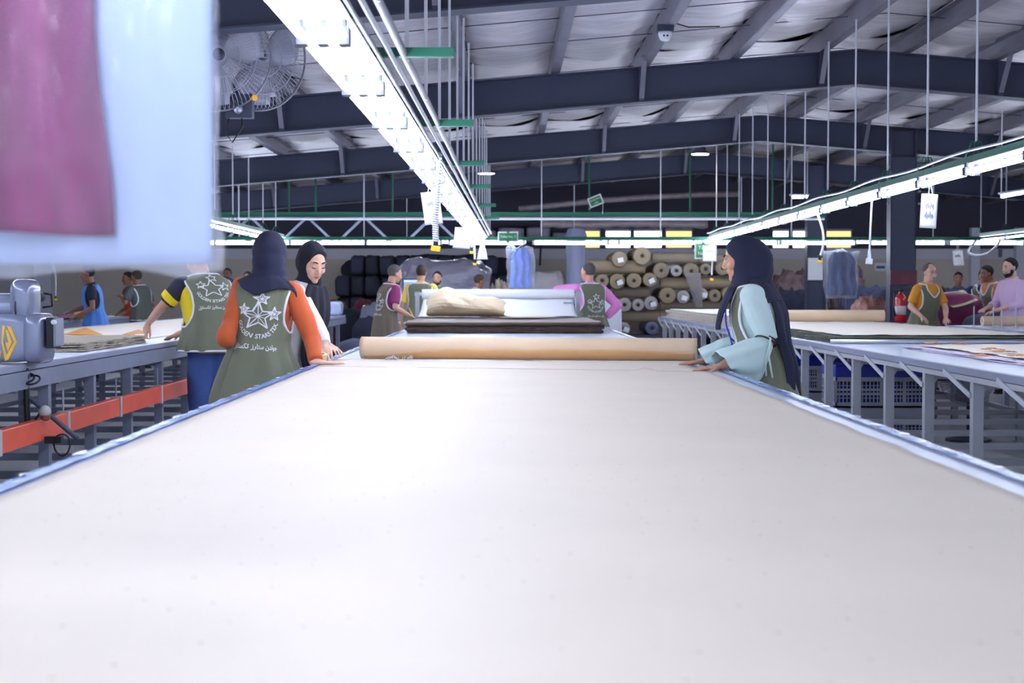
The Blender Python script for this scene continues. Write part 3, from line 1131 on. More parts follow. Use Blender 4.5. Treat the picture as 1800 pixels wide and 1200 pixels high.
# ------------------------------------------------------------------ farther west table
for i, (pts, z, m, lab) in enumerate((
        ([(60, 556), (150, 552), (140, 532), (60, 530)], 0.0, M_TOP_PAPER, 'white paper sheets heaped on the farther table behind the motor'),
        ([(105, 560), (195, 556), (160, 546), (100, 550)], 0.02, mat('plum_fabric', (116, 44, 92), 0.7), 'plum fabric strip on the farther table'),
        ([(170, 557), (216, 555), (205, 550), (172, 551)], 0.01, M_LAVENDER, 'lavender sheet near the brown roll on the farther table'))):
    cs = []
    for (px, py) in pts:
        Y = (CAM_Z - 0.905 - z) * FPX / (py - 511)
        Y = min(max(Y, 10), 25)
        x = at(px, py, Y).x
        cs.append((max(-8.25, min(-6.45, x)), Y))
    sheet('paper_sheet' if i != 1 else 'fabric_strip', m, cs, 0.902 + z, lab, 'paper' if i != 1 else 'fabric', wob=0.1, amp=0.03, seed=40 + i)
kraft_roll('brown paper roll on the farther table beyond the motor', (at(150, 548, 22.5).x - 0.2, 22.8, 0.97), (at(172, 548, 22.5).x, 22.3, 0.97), 0.065, M_KRAFT)

# ------------------------------------------------------------------ farther east table and the heaps beyond
kraft_roll('tan paper roll with steel pins on the farther east table', (5.75, 18.1, TZ + 0.07), (7.3, 18.2, TZ + 0.07), 0.06)
for ip, px in enumerate((1721, 1746, 1761, 1786)):
    q = at(px, 570, 17.3)
    b = MB()
    b.lathe([(0.03, 0), (0.03, 0.008), (0.007, 0.01), (0.007, 0.22), (0.003, 0.25)], (max(5.62, q.x), 17.3 if q.x > 5.62 else 18.0, TZ + 0.002), n=8)
    tag(b.build('marker_pin', M_ALU), 'upright steel pin on the farther east table, %s from the man in orange' % ['first', 'second', 'third', 'fourth'][ip], 'pin', 'steel pins on the farther east table')
M_MAROON = mat('maroon_satin', (118, 26, 78), 0.38, var=0.25, scale=5, bump=0.3, bscale=9, sheen=0.3)
q0, q1 = at(1606, 560, 22.3), at(1716, 560, 22.3)
soft_box('cloth_heap', 'maroon satin covered block behind the man in orange sleeves', 'fabric', ((q0.x + q1.x) / 2, 22.6, 0), (q1.x - q0.x + 0.2, 1.1, at(0, 515, 22.3).z), M_MAROON, 5, 0.07, p=7)
q0, q1 = at(1517, 560, 22.0), at(1561, 560, 22.0)
soft_box('cloth_heap', 'crumpled maroon and cream cloth heap beside the steel column', 'fabric', ((q0.x + q1.x) / 2, 22.3, 0), (q1.x - q0.x + 0.1, 0.9, at(0, 526, 22.0).z),
         mat('maroon_cream_cloth', (100, 16, 58), 0.6, rgb2=(176, 130, 110), scale=5, bump=0.5, bscale=8), 6, 0.14, 7, p=4)
for (px0, px1, py0, py1, Y, lab) in ((1662, 1694, 512, 520, 22.4, 'folded kraft sheet on top of the maroon block'), (1672, 1716, 527, 540, 22.0, 'kraft sheet sticking out of the maroon block')):
    q0, q1 = at(px0, py1, Y), at(px1, py0, Y)
    b = MB()
    b.grid(lambda u, v: (q0.x + (q1.x - q0.x) * u, Y - 0.1 + 0.5 * v, q0.z + (q1.z - q0.z) * (u ** 1.5) + 0.02 * math.sin(v * 5)), 10, 8)
    tag(b.build('kraft_sheet', mat('crumpled_kraft', (222, 196, 156)), smooth=True, solid=0.006), lab, 'paper')
soft_box('dark_cloth_pile', 'long dark navy cloth pile behind the steel pins', 'fabric', (8.1, 21.0, 0), (3.2, 0.9, 1.04), mat('navy_cloth', (52, 56, 82), 0.85, var=0.15, bump=0.4, bscale=8), 9, 0.05, p=7)
# fire extinguisher on the steel column
root = thing('fire_extinguisher', 'red fire extinguisher standing in front of the steel column', 'extinguisher', (at(1583, 560, 20.6).x, 20.6, 0.0))
xe_ = at(1583, 560, 20.6).x
m_red = mat('red_gloss', (206, 22, 40), 0.25, coat=0.5)
zb_ = at(0, 566, 20.6).z
MB().box2((xe_ - 0.16, 20.45, 0), (xe_ + 0.16, 20.75, zb_)).build('stand_box', mat('navy_box', (46, 52, 84), 0.5), root, bevel=0.01)
b = MB()
b.lathe([(0.07, 0), (0.078, 0.02), (0.078, 0.3), (0.06, 0.36), (0.025, 0.39), (0.025, 0.41)], (xe_, 20.6, zb_), n=20)
b.build('cylinder', m_red, root, smooth=True)
b = MB()
b.box2((xe_ - 0.02, 20.57, zb_ + 0.41), (xe_ + 0.02, 20.63, zb_ + 0.45))
b.bar((xe_, 20.6, zb_ + 0.45), (xe_ + 0.1, 20.55, zb_ + 0.49), 0.02, 0.012)
b.bar((xe_, 20.6, zb_ + 0.43), (xe_ + 0.1, 20.55, zb_ + 0.42), 0.02, 0.012)
b.build('valve', M_BLACK, root)
b = MB()
b.tube([(xe_ - 0.02, 20.58, zb_ + 0.43), (xe_ - 0.1, 20.55, zb_ + 0.4), (xe_ - 0.11, 20.53, zb_ + 0.2), (xe_ - 0.09, 20.53, zb_ + 0.08)], 0.012, 8)
b.build('hose', M_BLACK, root, smooth=True)
b = MB()
b.lathe([(0.0785, 0), (0.0785, 0.12)], (xe_, 20.6, zb_ + 0.1), n=20)
b.build('instruction_label', mat('label_white', (230, 220, 225), 0.5), root, smooth=True)

# ------------------------------------------------------------------ fabric rolls stacked by the far wall
M_FROLL = mat('khaki_fabric_roll', (150, 134, 112), 0.9, var=0.1, scale=3, bump=0.3, bscale=12)
M_FROLL2 = mat('taupe_fabric_roll', (138, 124, 108), 0.9, var=0.1, scale=3, bump=0.3, bscale=12)
M_FROLL3 = mat('grey_wrapped_roll', (164, 156, 156), 0.4, var=0.15, scale=5, bump=0.4, bscale=10)
S1 = 280 / 1800.0
RY = 28.6


def crop_pt(cx, cy, Y):
    return at(1020 + cx * S1, 420 + cy * S1, Y)


rows = ['topmost row', 'second row', 'third row', 'fourth row', 'bottom row']


def fabric_roll(p, r, axis, L, m, lab, tagpaper=False, wrap=False):
    root = thing('fabric_roll', lab, 'fabric roll', (p.x, p.y, p.z - r), group='fabric rolls stacked by the far wall')
    a = Vector(axis)
    b = MB()
    b.lathe([(0.035, 0.03), (0.04, 0.006), (r * 0.55, 0.0), (r * 0.93, 0.008), (r, 0.04), (r * 1.01, L * 0.5), (r, L - 0.04), (r * 0.93, L - 0.008), (0.04, L)], p, a, 22)
    b.build('wound_fabric', m, root, smooth=False)
    b = MB()
    b.lathe([(0.033, 0.0), (0.033, L)], p, a, 10)
    b.build('core_tube', mat('dark_core', (50, 44, 42), 0.8), root)
    if tagpaper:
        n = a.orthogonal().normalized()
        u = Vector((1, 0, 0)) if abs(a.x) < 0.5 else Vector((0, 1, 0))
        v = Vector((0, 0, 1))
        c = p - a * 0.012 + u * random.uniform(-.02, .06) - v * 0.02
        t = random.uniform(-0.5, 0.5)
        uu = u * math.cos(t) + v * math.sin(t)
        vv = -u * math.sin(t) + v * math.cos(t)
        b = MB()
        b.prism([(-0.055, -0.045), (0.055, -0.045), (0.055, 0.045), (-0.055, 0.045)], (c, uu, vv), 0.003)
        b.build('paper_tag', M_PAPER, root)
    return root


ends = [(445, 225, 90, 1), (700, 190, 103, 0), (250, 470, 74, 0), (418, 478, 88, 1), (608, 470, 86, 0), (788, 460, 80, 1), (915, 355, 90, 0), (1088, 358, 66, 2),
        (1255, 360, 92, 0), (1420, 340, 66, 0), (1610, 330, 80, 0), (500, 742, 80, 2), (655, 745, 70, 2), (800, 725, 80, 2), (990, 640, 92, 0), (1165, 655, 74, 2),
        (1375, 620, 70, 2), (1522, 640, 72, 0), (1675, 620, 76, 0), (495, 1010, 72, 2), (1780, 330, 78, 0), (1850, 610, 76, 0), (340, 735, 72, 0), (335, 872, 62, 0), (340, 1010, 72, 0)]
lev = lambda cy: 'top tier' if cy < 290 else ('second tier' if cy < 400 else ('third tier' if cy < 550 else ('fourth tier' if cy < 700 else ('fifth tier' if cy < 830 else ('sixth tier' if cy < 950 else 'bottom tier')))))
cnt = {}
ordn = ['first', 'second', 'third', 'fourth', 'fifth', 'sixth', 'seventh', 'eighth', 'ninth']
for i, (cx, cy, r, k) in enumerate(sorted(ends, key=lambda e: e[0])):
    p = crop_pt(cx, cy, RY)
    rr = r * S1 * RY / FPX
    t = lev(cy)
    cnt[t] = cnt.get(t, 0) + 1
    lab = ['bare khaki fabric roll end', 'tagged khaki fabric roll end', 'plastic-wrapped fabric roll end'][k] + ', %s of far stack, %s from the column' % (t, ordn[cnt[t] - 1])
    fabric_roll(p, rr, (0, 1, 0), 1.7, [M_FROLL, M_FROLL2, M_FROLL3][0 if k == 1 else (2 if k == 2 else i % 2)], lab, tagpaper=(k == 1 or k == 2 and i % 2 == 0))
sides = [(40, 735, 318, 78), (805, 1330, 215, 62), (1330, 1900, 225, 60), (895, 1330, 500, 72), (1330, 1900, 495, 72), (370, 780, 605, 60), (895, 1300, 748, 56), (1300, 1900, 750, 56), (450, 900, 872, 66),
         (900, 1900, 880, 70), (950, 1900, 1010, 70)]
cnt = {}
for i, (c0, c1_, cy, r) in enumerate(sorted(sides, key=lambda e: e[0])):
    p, q = crop_pt(c0, cy, RY + 0.25), crop_pt(c1_, cy, RY + 0.25)
    rr = r * S1 * RY / FPX
    t = lev(cy)
    cnt[t] = cnt.get(t, 0) + 1
    fabric_roll(p, rr, (1, 0, 0), q.x - p.x, [M_FROLL, M_FROLL2][i % 2], 'khaki fabric roll lying sideways, %s of the far stack, %s from the pale column' % (t, ordn[cnt[t] - 1]))
root = thing('storage_platform', 'low dark platform carrying the khaki fabric rolls', 'platform', (crop_pt(1150, 1085, RY).x, RY + 0.9, 0))
xa_, xb_ = crop_pt(255, 1085, RY).x, crop_pt(1950, 1085, RY).x
zd_ = crop_pt(495, 1085, RY).z
MB().box2((xa_, RY - 0.05, zd_ - 0.05), (xb_, RY + 1.9, zd_)).build('deck', M_STEEL_DARK, root)
for i in range(6):
    for yy in (RY + 0.05, RY + 1.8):
        x = xa_ + 0.05 + (xb_ - xa_ - 0.1) * i / 5
        MB().box2((x - 0.04, yy - 0.04, 0), (x + 0.04, yy + 0.04, zd_ - 0.05)).build('leg', M_STEEL_DARK, root)
# rolls beneath, hidden in shade, and the plastic wrapped dark roll
p = crop_pt(815, 1030, RY)
p.z = zd_ + 0.132
fabric_roll(p, 0.13, (0, 1, 0), 1.5, mat('navy_wrapped_roll', (96, 104, 140), 0.3, var=0.3, scale=6, bump=0.4, bscale=9), 'navy fabric roll in crinkled plastic low in the stack')
b = MB()
q0, q1 = crop_pt(1190, 380, RY - 0.2), crop_pt(1380, 770, RY - 0.2)


def fl(u, v):
    w = 1 - 0.55 * v
    xm = (q0.x + q1.x) / 2 + 0.12 * v
    return (xm + (u - .5) * (q1.x - q0.x) * w + 0.03 * nz(u * 4, v * 4), RY - 0.03 - 0.04 * abs(nz(u * 6, v * 5, 3)) * v, q0.z + (q1.z - q0.z) * v)


b.grid(fl, 16, 24)
tag(b.build('plastic_film', film('torn_clear_film', (214, 206, 216), 0.5), smooth=False), 'torn clear plastic film hanging from the fabric rolls', 'plastic film')
soft_box('bulk_sack', 'white bulk sack beside the man in pink', 'sack', (at(1068, 0, 23).x, 23.2, 0), (0.46, 0.6, at(0, 527, 23).z), mat('white_woven_sack', (222, 222, 236), 0.7, bump=0.2, bscale=30), 4, 0.06, p=6)

# ------------------------------------------------------------------ dark cloth bundles heaped by the far wall
M_DARK = [mat('black_navy_cloth', (31, 33, 52), 0.9, var=0.2, bump=0.5, bscale=8), mat('black_cloth', (27, 28, 42), 0.9, var=0.2, bump=0.5, bscale=8),
          mat('ink_blue_cloth', (35, 38, 60), 0.85, var=0.2, bump=0.5, bscale=8)]
k = 0
HY = 29.6
hx0, hx1 = at(590, 0, HY).x, at(900, 0, HY).x
tops = [4, 5, 5, 5, 5, 5, 5, 5, 5, 5, 5, 4]
rown = ['lowest', 'second', 'third', 'fourth', 'topmost']
for j in range(12):
    wj = (hx1 - hx0) / 12
    for row in range(tops[j]):
        hh = 0.405
        lab = '%s cloth bundle, %s row of the dark heap, %s from the headscarves' % (['black-navy', 'black', 'ink blue'][k % 3], rown[row], ['first', 'second', 'third', 'fourth', 'fifth', 'sixth', 'seventh', 'eighth', 'ninth', 'tenth', 'eleventh', 'twelfth'][j])
        soft_box('cloth_bundle', lab, 'fabric', (hx0 + wj * (j + 0.5), HY + 0.1 * (k % 3), row * hh), (wj * 1.0, 0.9, hh * 1.0), M_DARK[k % 3], k * 1.7, 0.07, 5, n=12,
                 group='dark cloth bundles by the far wall', p=5)
        k += 1
soft_box('cloth_heap', 'tall dark navy cloth heap behind the stacked bundles', 'fabric', ((hx0 + hx1) / 2, 31.2, 0), (hx1 - hx0, 1.6, 2.02), M_DARK[1], 2.0, 0.05, 7, n=30, p=9)
# dark red and grey bundles at its foot
for (px, py, w, h, m, lab) in ((590, 545, .5, .34, mat('wine_cloth', (92, 26, 44), 0.85, bump=0.4, bscale=9), 'wine red cloth bundle by the dark heap, beside the white-coated woman'),
                               (638, 543, .42, .3, mat('wine_cloth', (92, 26, 44)), 'wine red cloth bundle behind the man in the brown vest'),
                               (620, 560, .6, .34, M_DARK[1], 'black bundle in front of the wine red cloth'),
                               (650, 548, .36, .26, film('grey_bag_film', (170, 176, 200), 0.3), 'grey plastic bag behind the man in the brown vest'),
                               (694, 590, .5, .36, mat('slate_cloth', (110, 116, 146), 0.8, bump=0.4, bscale=9), 'slate blue cloth bundle at the foot of the brown-vested man'),
                               (622, 615, .5, .36, mat('slate_cloth', (110, 116, 146)), 'slate cloth bundle low beside the table edge'),
                               (655, 582, .7, .5, M_DARK[2], 'ink blue cloth bundle beside the brown-vested man')):
    Y = {590: 27.3, 638: 27.3, 620: 26.75, 650: 26.35, 694: 24.9, 622: 25.4, 655: 25.9}[px]
    q = at(px, py, Y)
    soft_box('cloth_bundle', lab, 'fabric', (q.x, Y, 0.0), (w, 0.32, max(0.1, q.z + h / 2)), m, px, 0.1, 5, n=14, p=3.2)
M_WRAP = mat('grey_plastic_wrap', (150, 146, 166), 0.25, var=0.2, scale=3, bump=0.8, bscale=6, spec=0.8, stretch=(1, 1, 3))
q0, q1 = at(700, 0, 26.6), at(862, 0, 26.6)
soft_box('wrapped_bale', 'large bale wrapped in wrinkled grey plastic behind the monitor', 'bale', ((q0.x + q1.x) / 2, 27.2, 0), (q1.x - q0.x, 1.3, at(0, 458, 26.6).z), M_WRAP, 2.2, 0.07, 6, n=40, p=6)
soft_box('wrapped_bale', 'smaller grey wrapped bale below the large one', 'bale', (at(720, 0, 26.2).x, 26.2, 0), (0.5, 0.5, at(0, 500, 26.2).z), M_WRAP, 7.2, 0.09, 6, n=26, p=5)
soft_box('cloth_heap', 'pale torn wrapping heap beneath the hanging blue garment', 'fabric', (at(878, 0, 25.6).x, 25.7, 0), (0.42, 0.5, at(0, 500, 26.4).z), mat('dun_wrap', (160, 148, 140), 0.5, var=0.3, bump=0.6, bscale=7), 4.1, 0.2, 7, n=24, p=3)
q = at(960, 555, 29)
soft_box('fabric_pack', 'pale bale behind the white paper roll', 'bale', (q.x, 29.5, 0), (0.75, 0.7, at(0, 478, 29).z), mat('pale_dusty_wrap', (172, 164, 172), 0.5, var=0.1, bump=0.4, bscale=6), 8.8, 0.06, 6, p=6)
# brown pink cloth piles behind the grey bag
for i, (px, py, w, h, m, lab) in enumerate(((1390, 505, .85, .5, mat('dusty_brown_cloth', (120, 98, 100), 0.9, var=0.35, scale=9, bump=0.8, bscale=12), 'dusty brown crumpled cloth pile behind the woman in mint'),
                               (1395, 535, 1.0, .5, M_DARK[2], 'dark cloth pile under the dusty brown pile'),
                               (1490, 500, .6, .6, mat('dusty_brown_cloth', (120, 98, 100)), 'brown cloth pile behind the hanging grey bag'),
                               (1530, 535, 1.1, .6, mat('dusky_blue_cloth', (70, 74, 104), 0.9, bump=0.5, bscale=9), 'dusky blue cloth pile beside the steel column'))):
    Y = 29.6 - 1.05 * (i % 2)
    q = at(px, py, Y)
    soft_box('cloth_heap', lab, 'fabric', (q.x, Y, 0.0), (w, 0.8, q.z + h / 2), m, px, 0.16, 8, n=26, p=3.4)


# ------------------------------------------------------------------ crates, fan under the braced table
def crate(label, x0, x1, y0, y1, zt):
    root = thing('storage_crate', label, 'crate', ((x0 + x1) / 2, (y0 + y1) / 2, 0), group='blue and grey crates under the table')
    mg = mat('grey_crate_plastic', (152, 156, 172), 0.45)
    mb_ = mat('blue_crate_plastic', (26, 38, 158), 0.4)
    h = zt / 2
    for lev in range(2):
        z0 = lev * h + 0.004
        z1 = (lev + 1) * h - 0.004
        m = mb_ if lev == 1 else mg
        # corner posts, rails, slatted sides with square openings
        b = MB()
        t = 0.012
        zband = z0 + (z1 - z0) * 0.62
        solid = [(z0, z0 + 0.04), (zband, z1)]
        for za, zb2 in solid:
            b.box2((x0, y0, za), (x1, y0 + t, zb2))
            b.box2((x0, y1 - t, za), (x1, y1, zb2))
            b.box2((x0, y0, za), (x0 + t, y1, zb2))
            b.box2((x1 - t, y0, za), (x1, y1, zb2))
        b.box2((x0, y0, z0), (x1, y1, z0 + 0.01))
        b.build('shell', mg if lev == 0 else mg, root)
        if lev == 1:
            MB().box2((x0 - 0.004, y0 - 0.006, z0 + (z1 - z0) * 0.72), (x1 + 0.004, y1 + 0.006, z1 + 0.006)).build('blue_bin', mb_, root, bevel=0.01)
        g = MB()
        npx = 24
        for i in range(npx + 1):
            x = x0 + (x1 - x0) * i / npx
            w = 0.009 if i % 6 else 0.03
            g.box2((x - w / 2, y0 + 0.002, z0 + 0.04), (x + w / 2, y0 + t - 0.002, zband))
        npy = 16
        for i in range(npy + 1):
            y = y0 + (y1 - y0) * i / npy
            g.box2((x0 + 0.002, y - 0.006, z0 + 0.04), (x0 + t - 0.002, y + 0.006, zband))
        for zz in np.linspace(z0 + 0.04, zband, 6)[1:-1]:
            w = 0.02 if abs(zz - (z0 + 0.04 + zband) / 2) < 0.03 else 0.007
            g.box2((x0, y0 + 0.001, zz - w / 2), (x1, y0 + t - 0.001, zz + w / 2))
            g.box2((x0 + 0.001, y0, zz - w / 2), (x0 + t - 0.001, y1, zz + w / 2))
        g.build('grid_side', mg, root)
        MB().box2((x0 + 0.03, y0 + 0.03, z0 + 0.012), (x1 - 0.03, y1 - 0.03, zband - 0.02)).build('blue_contents', mb_, root)
    return root


crate('blue-topped perforated grey crate under the braced table, nearer one', 2.78, 3.55, 12.6, 13.16, 0.71)
crate('blue-topped perforated grey crate under the braced table, half hidden by the dark shawl', 2.78, 3.3, 14.5, 15.1, 0.71)
crate('blue-topped perforated grey crate behind the nearer crate', 3.75, 4.4, 15.3, 16.0, 0.6)


def fan(name, label, c, nrm, r, blades=3, post=None, cat='fan', m=None, group=None):
    """cage fan; nrm = direction the front faces"""
    c = Vector(c)
    nrm = Vector(nrm).normalized()
    up = Vector((0, 0, 1))
    u = up.cross(nrm).normalized()
    v = nrm.cross(u)
    root = thing(name, label, cat, c - Vector((0, 0, r)), group)
    m = m or mat('chromed_wire', (196, 198, 214), 0.3, 0.6)
    P = lambda a, rr, d: c + (u * math.cos(a) + v * math.sin(a)) * rr + nrm * d
    for nm, s in (('front_guard', 1), ('rear_guard', -1)):
        b = MB()
        prof = [(0.12, 0.085), (0.35, 0.083), (0.65, 0.07), (0.9, 0.04), (1.0, 0.0)]
        nw = 72
        for k in range(nw):
            a = 2 * math.pi * k / nw
            b.tube([P(a + (0.05 * (1 - q[0])), r * q[0], s * r * q[1] * 2.6) for q in prof], 0.0012 + 0.0016 * r / 0.37 * 0.5, 4, caps=False)
        for rr, d, w in ((0.12, .085, .004), (0.4, .0815, .003), (0.7, .065, .003), (1.0, 0.0, 0.007)):
            b.tube([P(2 * math.pi * k / 48, r * rr, s * r * d * 2.6) for k in range(48)], w * r / 0.37, 5, closed=True)
        b.build(nm, m, root, smooth=True)
    b = MB()
    for k in range(blades):
        a0 = 2 * math.pi * k / blades + 0.4

        def fb(s_, t_):
            rr = r * (0.12 + 0.78 * s_)
            a = a0 + (t_ - 0.5) * (0.5 + 0.55 * math.sin(math.pi * min(1, s_ * 1.1)) + 0.25)
            return P(a, rr, (t_ - 0.5) * 0.14 * r * 1.6)
        b.grid(fb, 8, 8)
    b.build('blade', mat('fan_blade_grey', (150, 152, 170), 0.35, 0.3), root, smooth=True, solid=0.004)
    b = MB()
    b.lathe([(0.03, -0.2 * r - 0.12), (0.085 * r / .37, -0.2 * r - 0.11), (0.09 * r / .37, -0.1 * r), (0.05, 0.0), (0.05, 0.12 * r), (0.02, 0.2 * r)], c, nrm, 18)
    b.build('motor', M_STEEL_DARK, root, smooth=True)
    return root, P


q = at(1700, 657, 13.2)
f3, _ = fan('floor_fan', 'grey cage fan standing under the braced table', (q.x, 13.2, 0.56), (-0.35, -1, 0.1), 0.23)
b = MB()
b.tube([(q.x + 0.05, 13.32, 0.5), (q.x + 0.06, 13.34, 0.02)], 0.018, 8)
b.lathe([(0.2, 0), (0.2, 0.02), (0.03, 0.05)], (q.x + 0.06, 13.34, 0.0), n=20)
b.build('stand', M_STEEL_DARK, f3)

# two big fans on the rafter side
fa, _ = fan('wall_fan', 'large cage fan hanging beside the plastic garment bag, nearer one', at(380, 96, 10.1), (0.42, -1, -0.12), 0.37, m=mat('grey_fan_wire', (176, 178, 196), 0.35, 0.5))
fb_, _ = fan('wall_fan', 'large cage fan behind the nearer one, facing the light rail', at(452, 98, 10.75), (0.75, -1, -0.1), 0.385, m=mat('grey_fan_wire', (176, 178, 196)))
q = at(421, 188, 10.25)
MB().box2((q.x - 0.09, 10.22, q.z - 0.075), (q.x + 0.09, 10.32, q.z + 0.085)).build('control_box', M_STEEL_DARK, fa, bevel=0.006)
b = MB()
b.lathe([(0.03, 0), (0.03, 0.03), (0.012, 0.05)], (q.x, 10.22, q.z - 0.02), (0, -1, 0), 12)
b.build('dial', M_ALU, fa)
b = MB()
b.tube([(q.x + 0.01, 10.27, q.z - 0.07), (q.x + 0.02, 10.25, q.z - 0.13), (q.x - 0.05, 10.25, q.z - 0.24), (q.x - 0.09, 10.25, q.z - 0.18), (q.x - 0.07, 10.25, q.z - 0.07)], 0.005, 6)
b.build('cord', M_BLACK, fa, smooth=True)
for root_, pt in ((fa, at(380, 96, 10.1)), (fb_, at(452, 98, 10.75))):
    b = MB()
    b.tube([(pt.x - 0.05, pt.y + 0.14, pt.z), (pt.x - 0.1, 10.45, pt.z + 0.1), (pt.x - 0.1, 10.45, z_raf(pt.x) + 0.4)], 0.03, 10)
    b.build('mounting_pole', M_STEEL_DARK, root_, smooth=True)
b = MB()
b.bar((q.x, 10.27, q.z + 0.08), (at(380, 96, 10.1).x - 0.06, 10.3, at(380, 96, 10.1).z - 0.02), 0.05, 0.03)
b.build('bracket', M_STEEL_DARK, fa)
b = MB()
b.lathe([(0.02, 0), (0.02, 0.03)], at(446, 172, 10.1), (0.42, -1, -0.1), 10)
b.build('yellow_clip', M_YELLOW, fa)


# ------------------------------------------------------------------ people
WORK = bpy.data.scenes.new('workbench')      # scratch scene for melting shapes, removed at the end


def grow(mb, voxel, name, m, parent, it=4, fac=0.5, wr=None, keep=None):
    """melt overlapping closed shapes into one continuous smooth surface"""
    me = mb.mesh('tmp')
    fix(me)
    o = bpy.data.objects.new('tmp', me)
    WORK.collection.objects.link(o)
    md = o.modifiers.new('r', 'REMESH')
    md.mode = 'VOXEL'
    md.voxel_size = voxel
    if it:
        sm = o.modifiers.new('s', 'SMOOTH')
        sm.iterations = it
        sm.factor = fac
    WORK.view_layers[0].update()
    dg = WORK.view_layers[0].depsgraph
    out = bpy.data.meshes.new_from_object(o.evaluated_get(dg), depsgraph=dg)
    bpy.data.objects.remove(o)
    bpy.data.meshes.remove(me)
    out.name = name
    if wr:
        amp, sc = wr[0], wr[1]
        n = len(out.vertices)
        co = np.empty(n * 3)
        nr = np.empty(n * 3)
        out.vertices.foreach_get('co', co)
        out.vertex_normals.foreach_get('vector', nr)
        co = co.reshape(-1, 3)
        nr = nr.reshape(-1, 3)
        x, y, z = co[:, 0] * sc[0], co[:, 1] * sc[1], co[:, 2] * sc[2]
        ph = float(abs(co[:, 0].mean()) * 7.3)
        d = 0.6 * np.sin(1.1 * x + 1.3 * z + 1.7 * np.sin(0.8 * y + 0.6 * z + ph) + ph) * np.sin(1.2 * y - 0.9 * z + 1.5 * np.sin(0.7 * x + ph))
        d += 0.4 * np.sin(2.3 * x - 2.1 * z + 1.9 * np.sin(1.4 * y + ph)) * np.sin(2.6 * y + 1.7 * x + 1.3 * np.sin(1.9 * z))
        co += nr * (d * amp)[:, None]
        out.vertices.foreach_set('co', co.ravel())
    ob = bpy.data.objects.new(name, out)
    COL.objects.link(ob)
    out.materials.clear()
    out.materials.append(m)
    out.polygons.foreach_set('use_smooth', [True] * len(out.polygons))
    out.update()
    attach(ob, parent)
    return ob


TORSO_M = [(0.70, .185, .125), (0.80, .182, .125), (0.90, .178, .122), (0.98, .172, .118), (1.06, .163, .112), (1.15, .167, .116), (1.24, .180, .122), (1.31, .188, .120),
           (1.36, .184, .110), (1.395, .165, .098), (1.42, .130, .085), (1.445, .085, .072), (1.47, .066, .066), (1.49, .062, .064)]
TORSO_F = [(0.70, .190, .135), (0.80, .188, .135), (0.90, .182, .132), (0.98, .168, .122), (1.06, .150, .112), (1.15, .150, .116), (1.24, .162, .128), (1.31, .168, .118),
           (1.36, .166, .105), (1.395, .150, .092), (1.42, .118, .082), (1.445, .078, .068), (1.47, .058, .060), (1.49, .055, .058)]


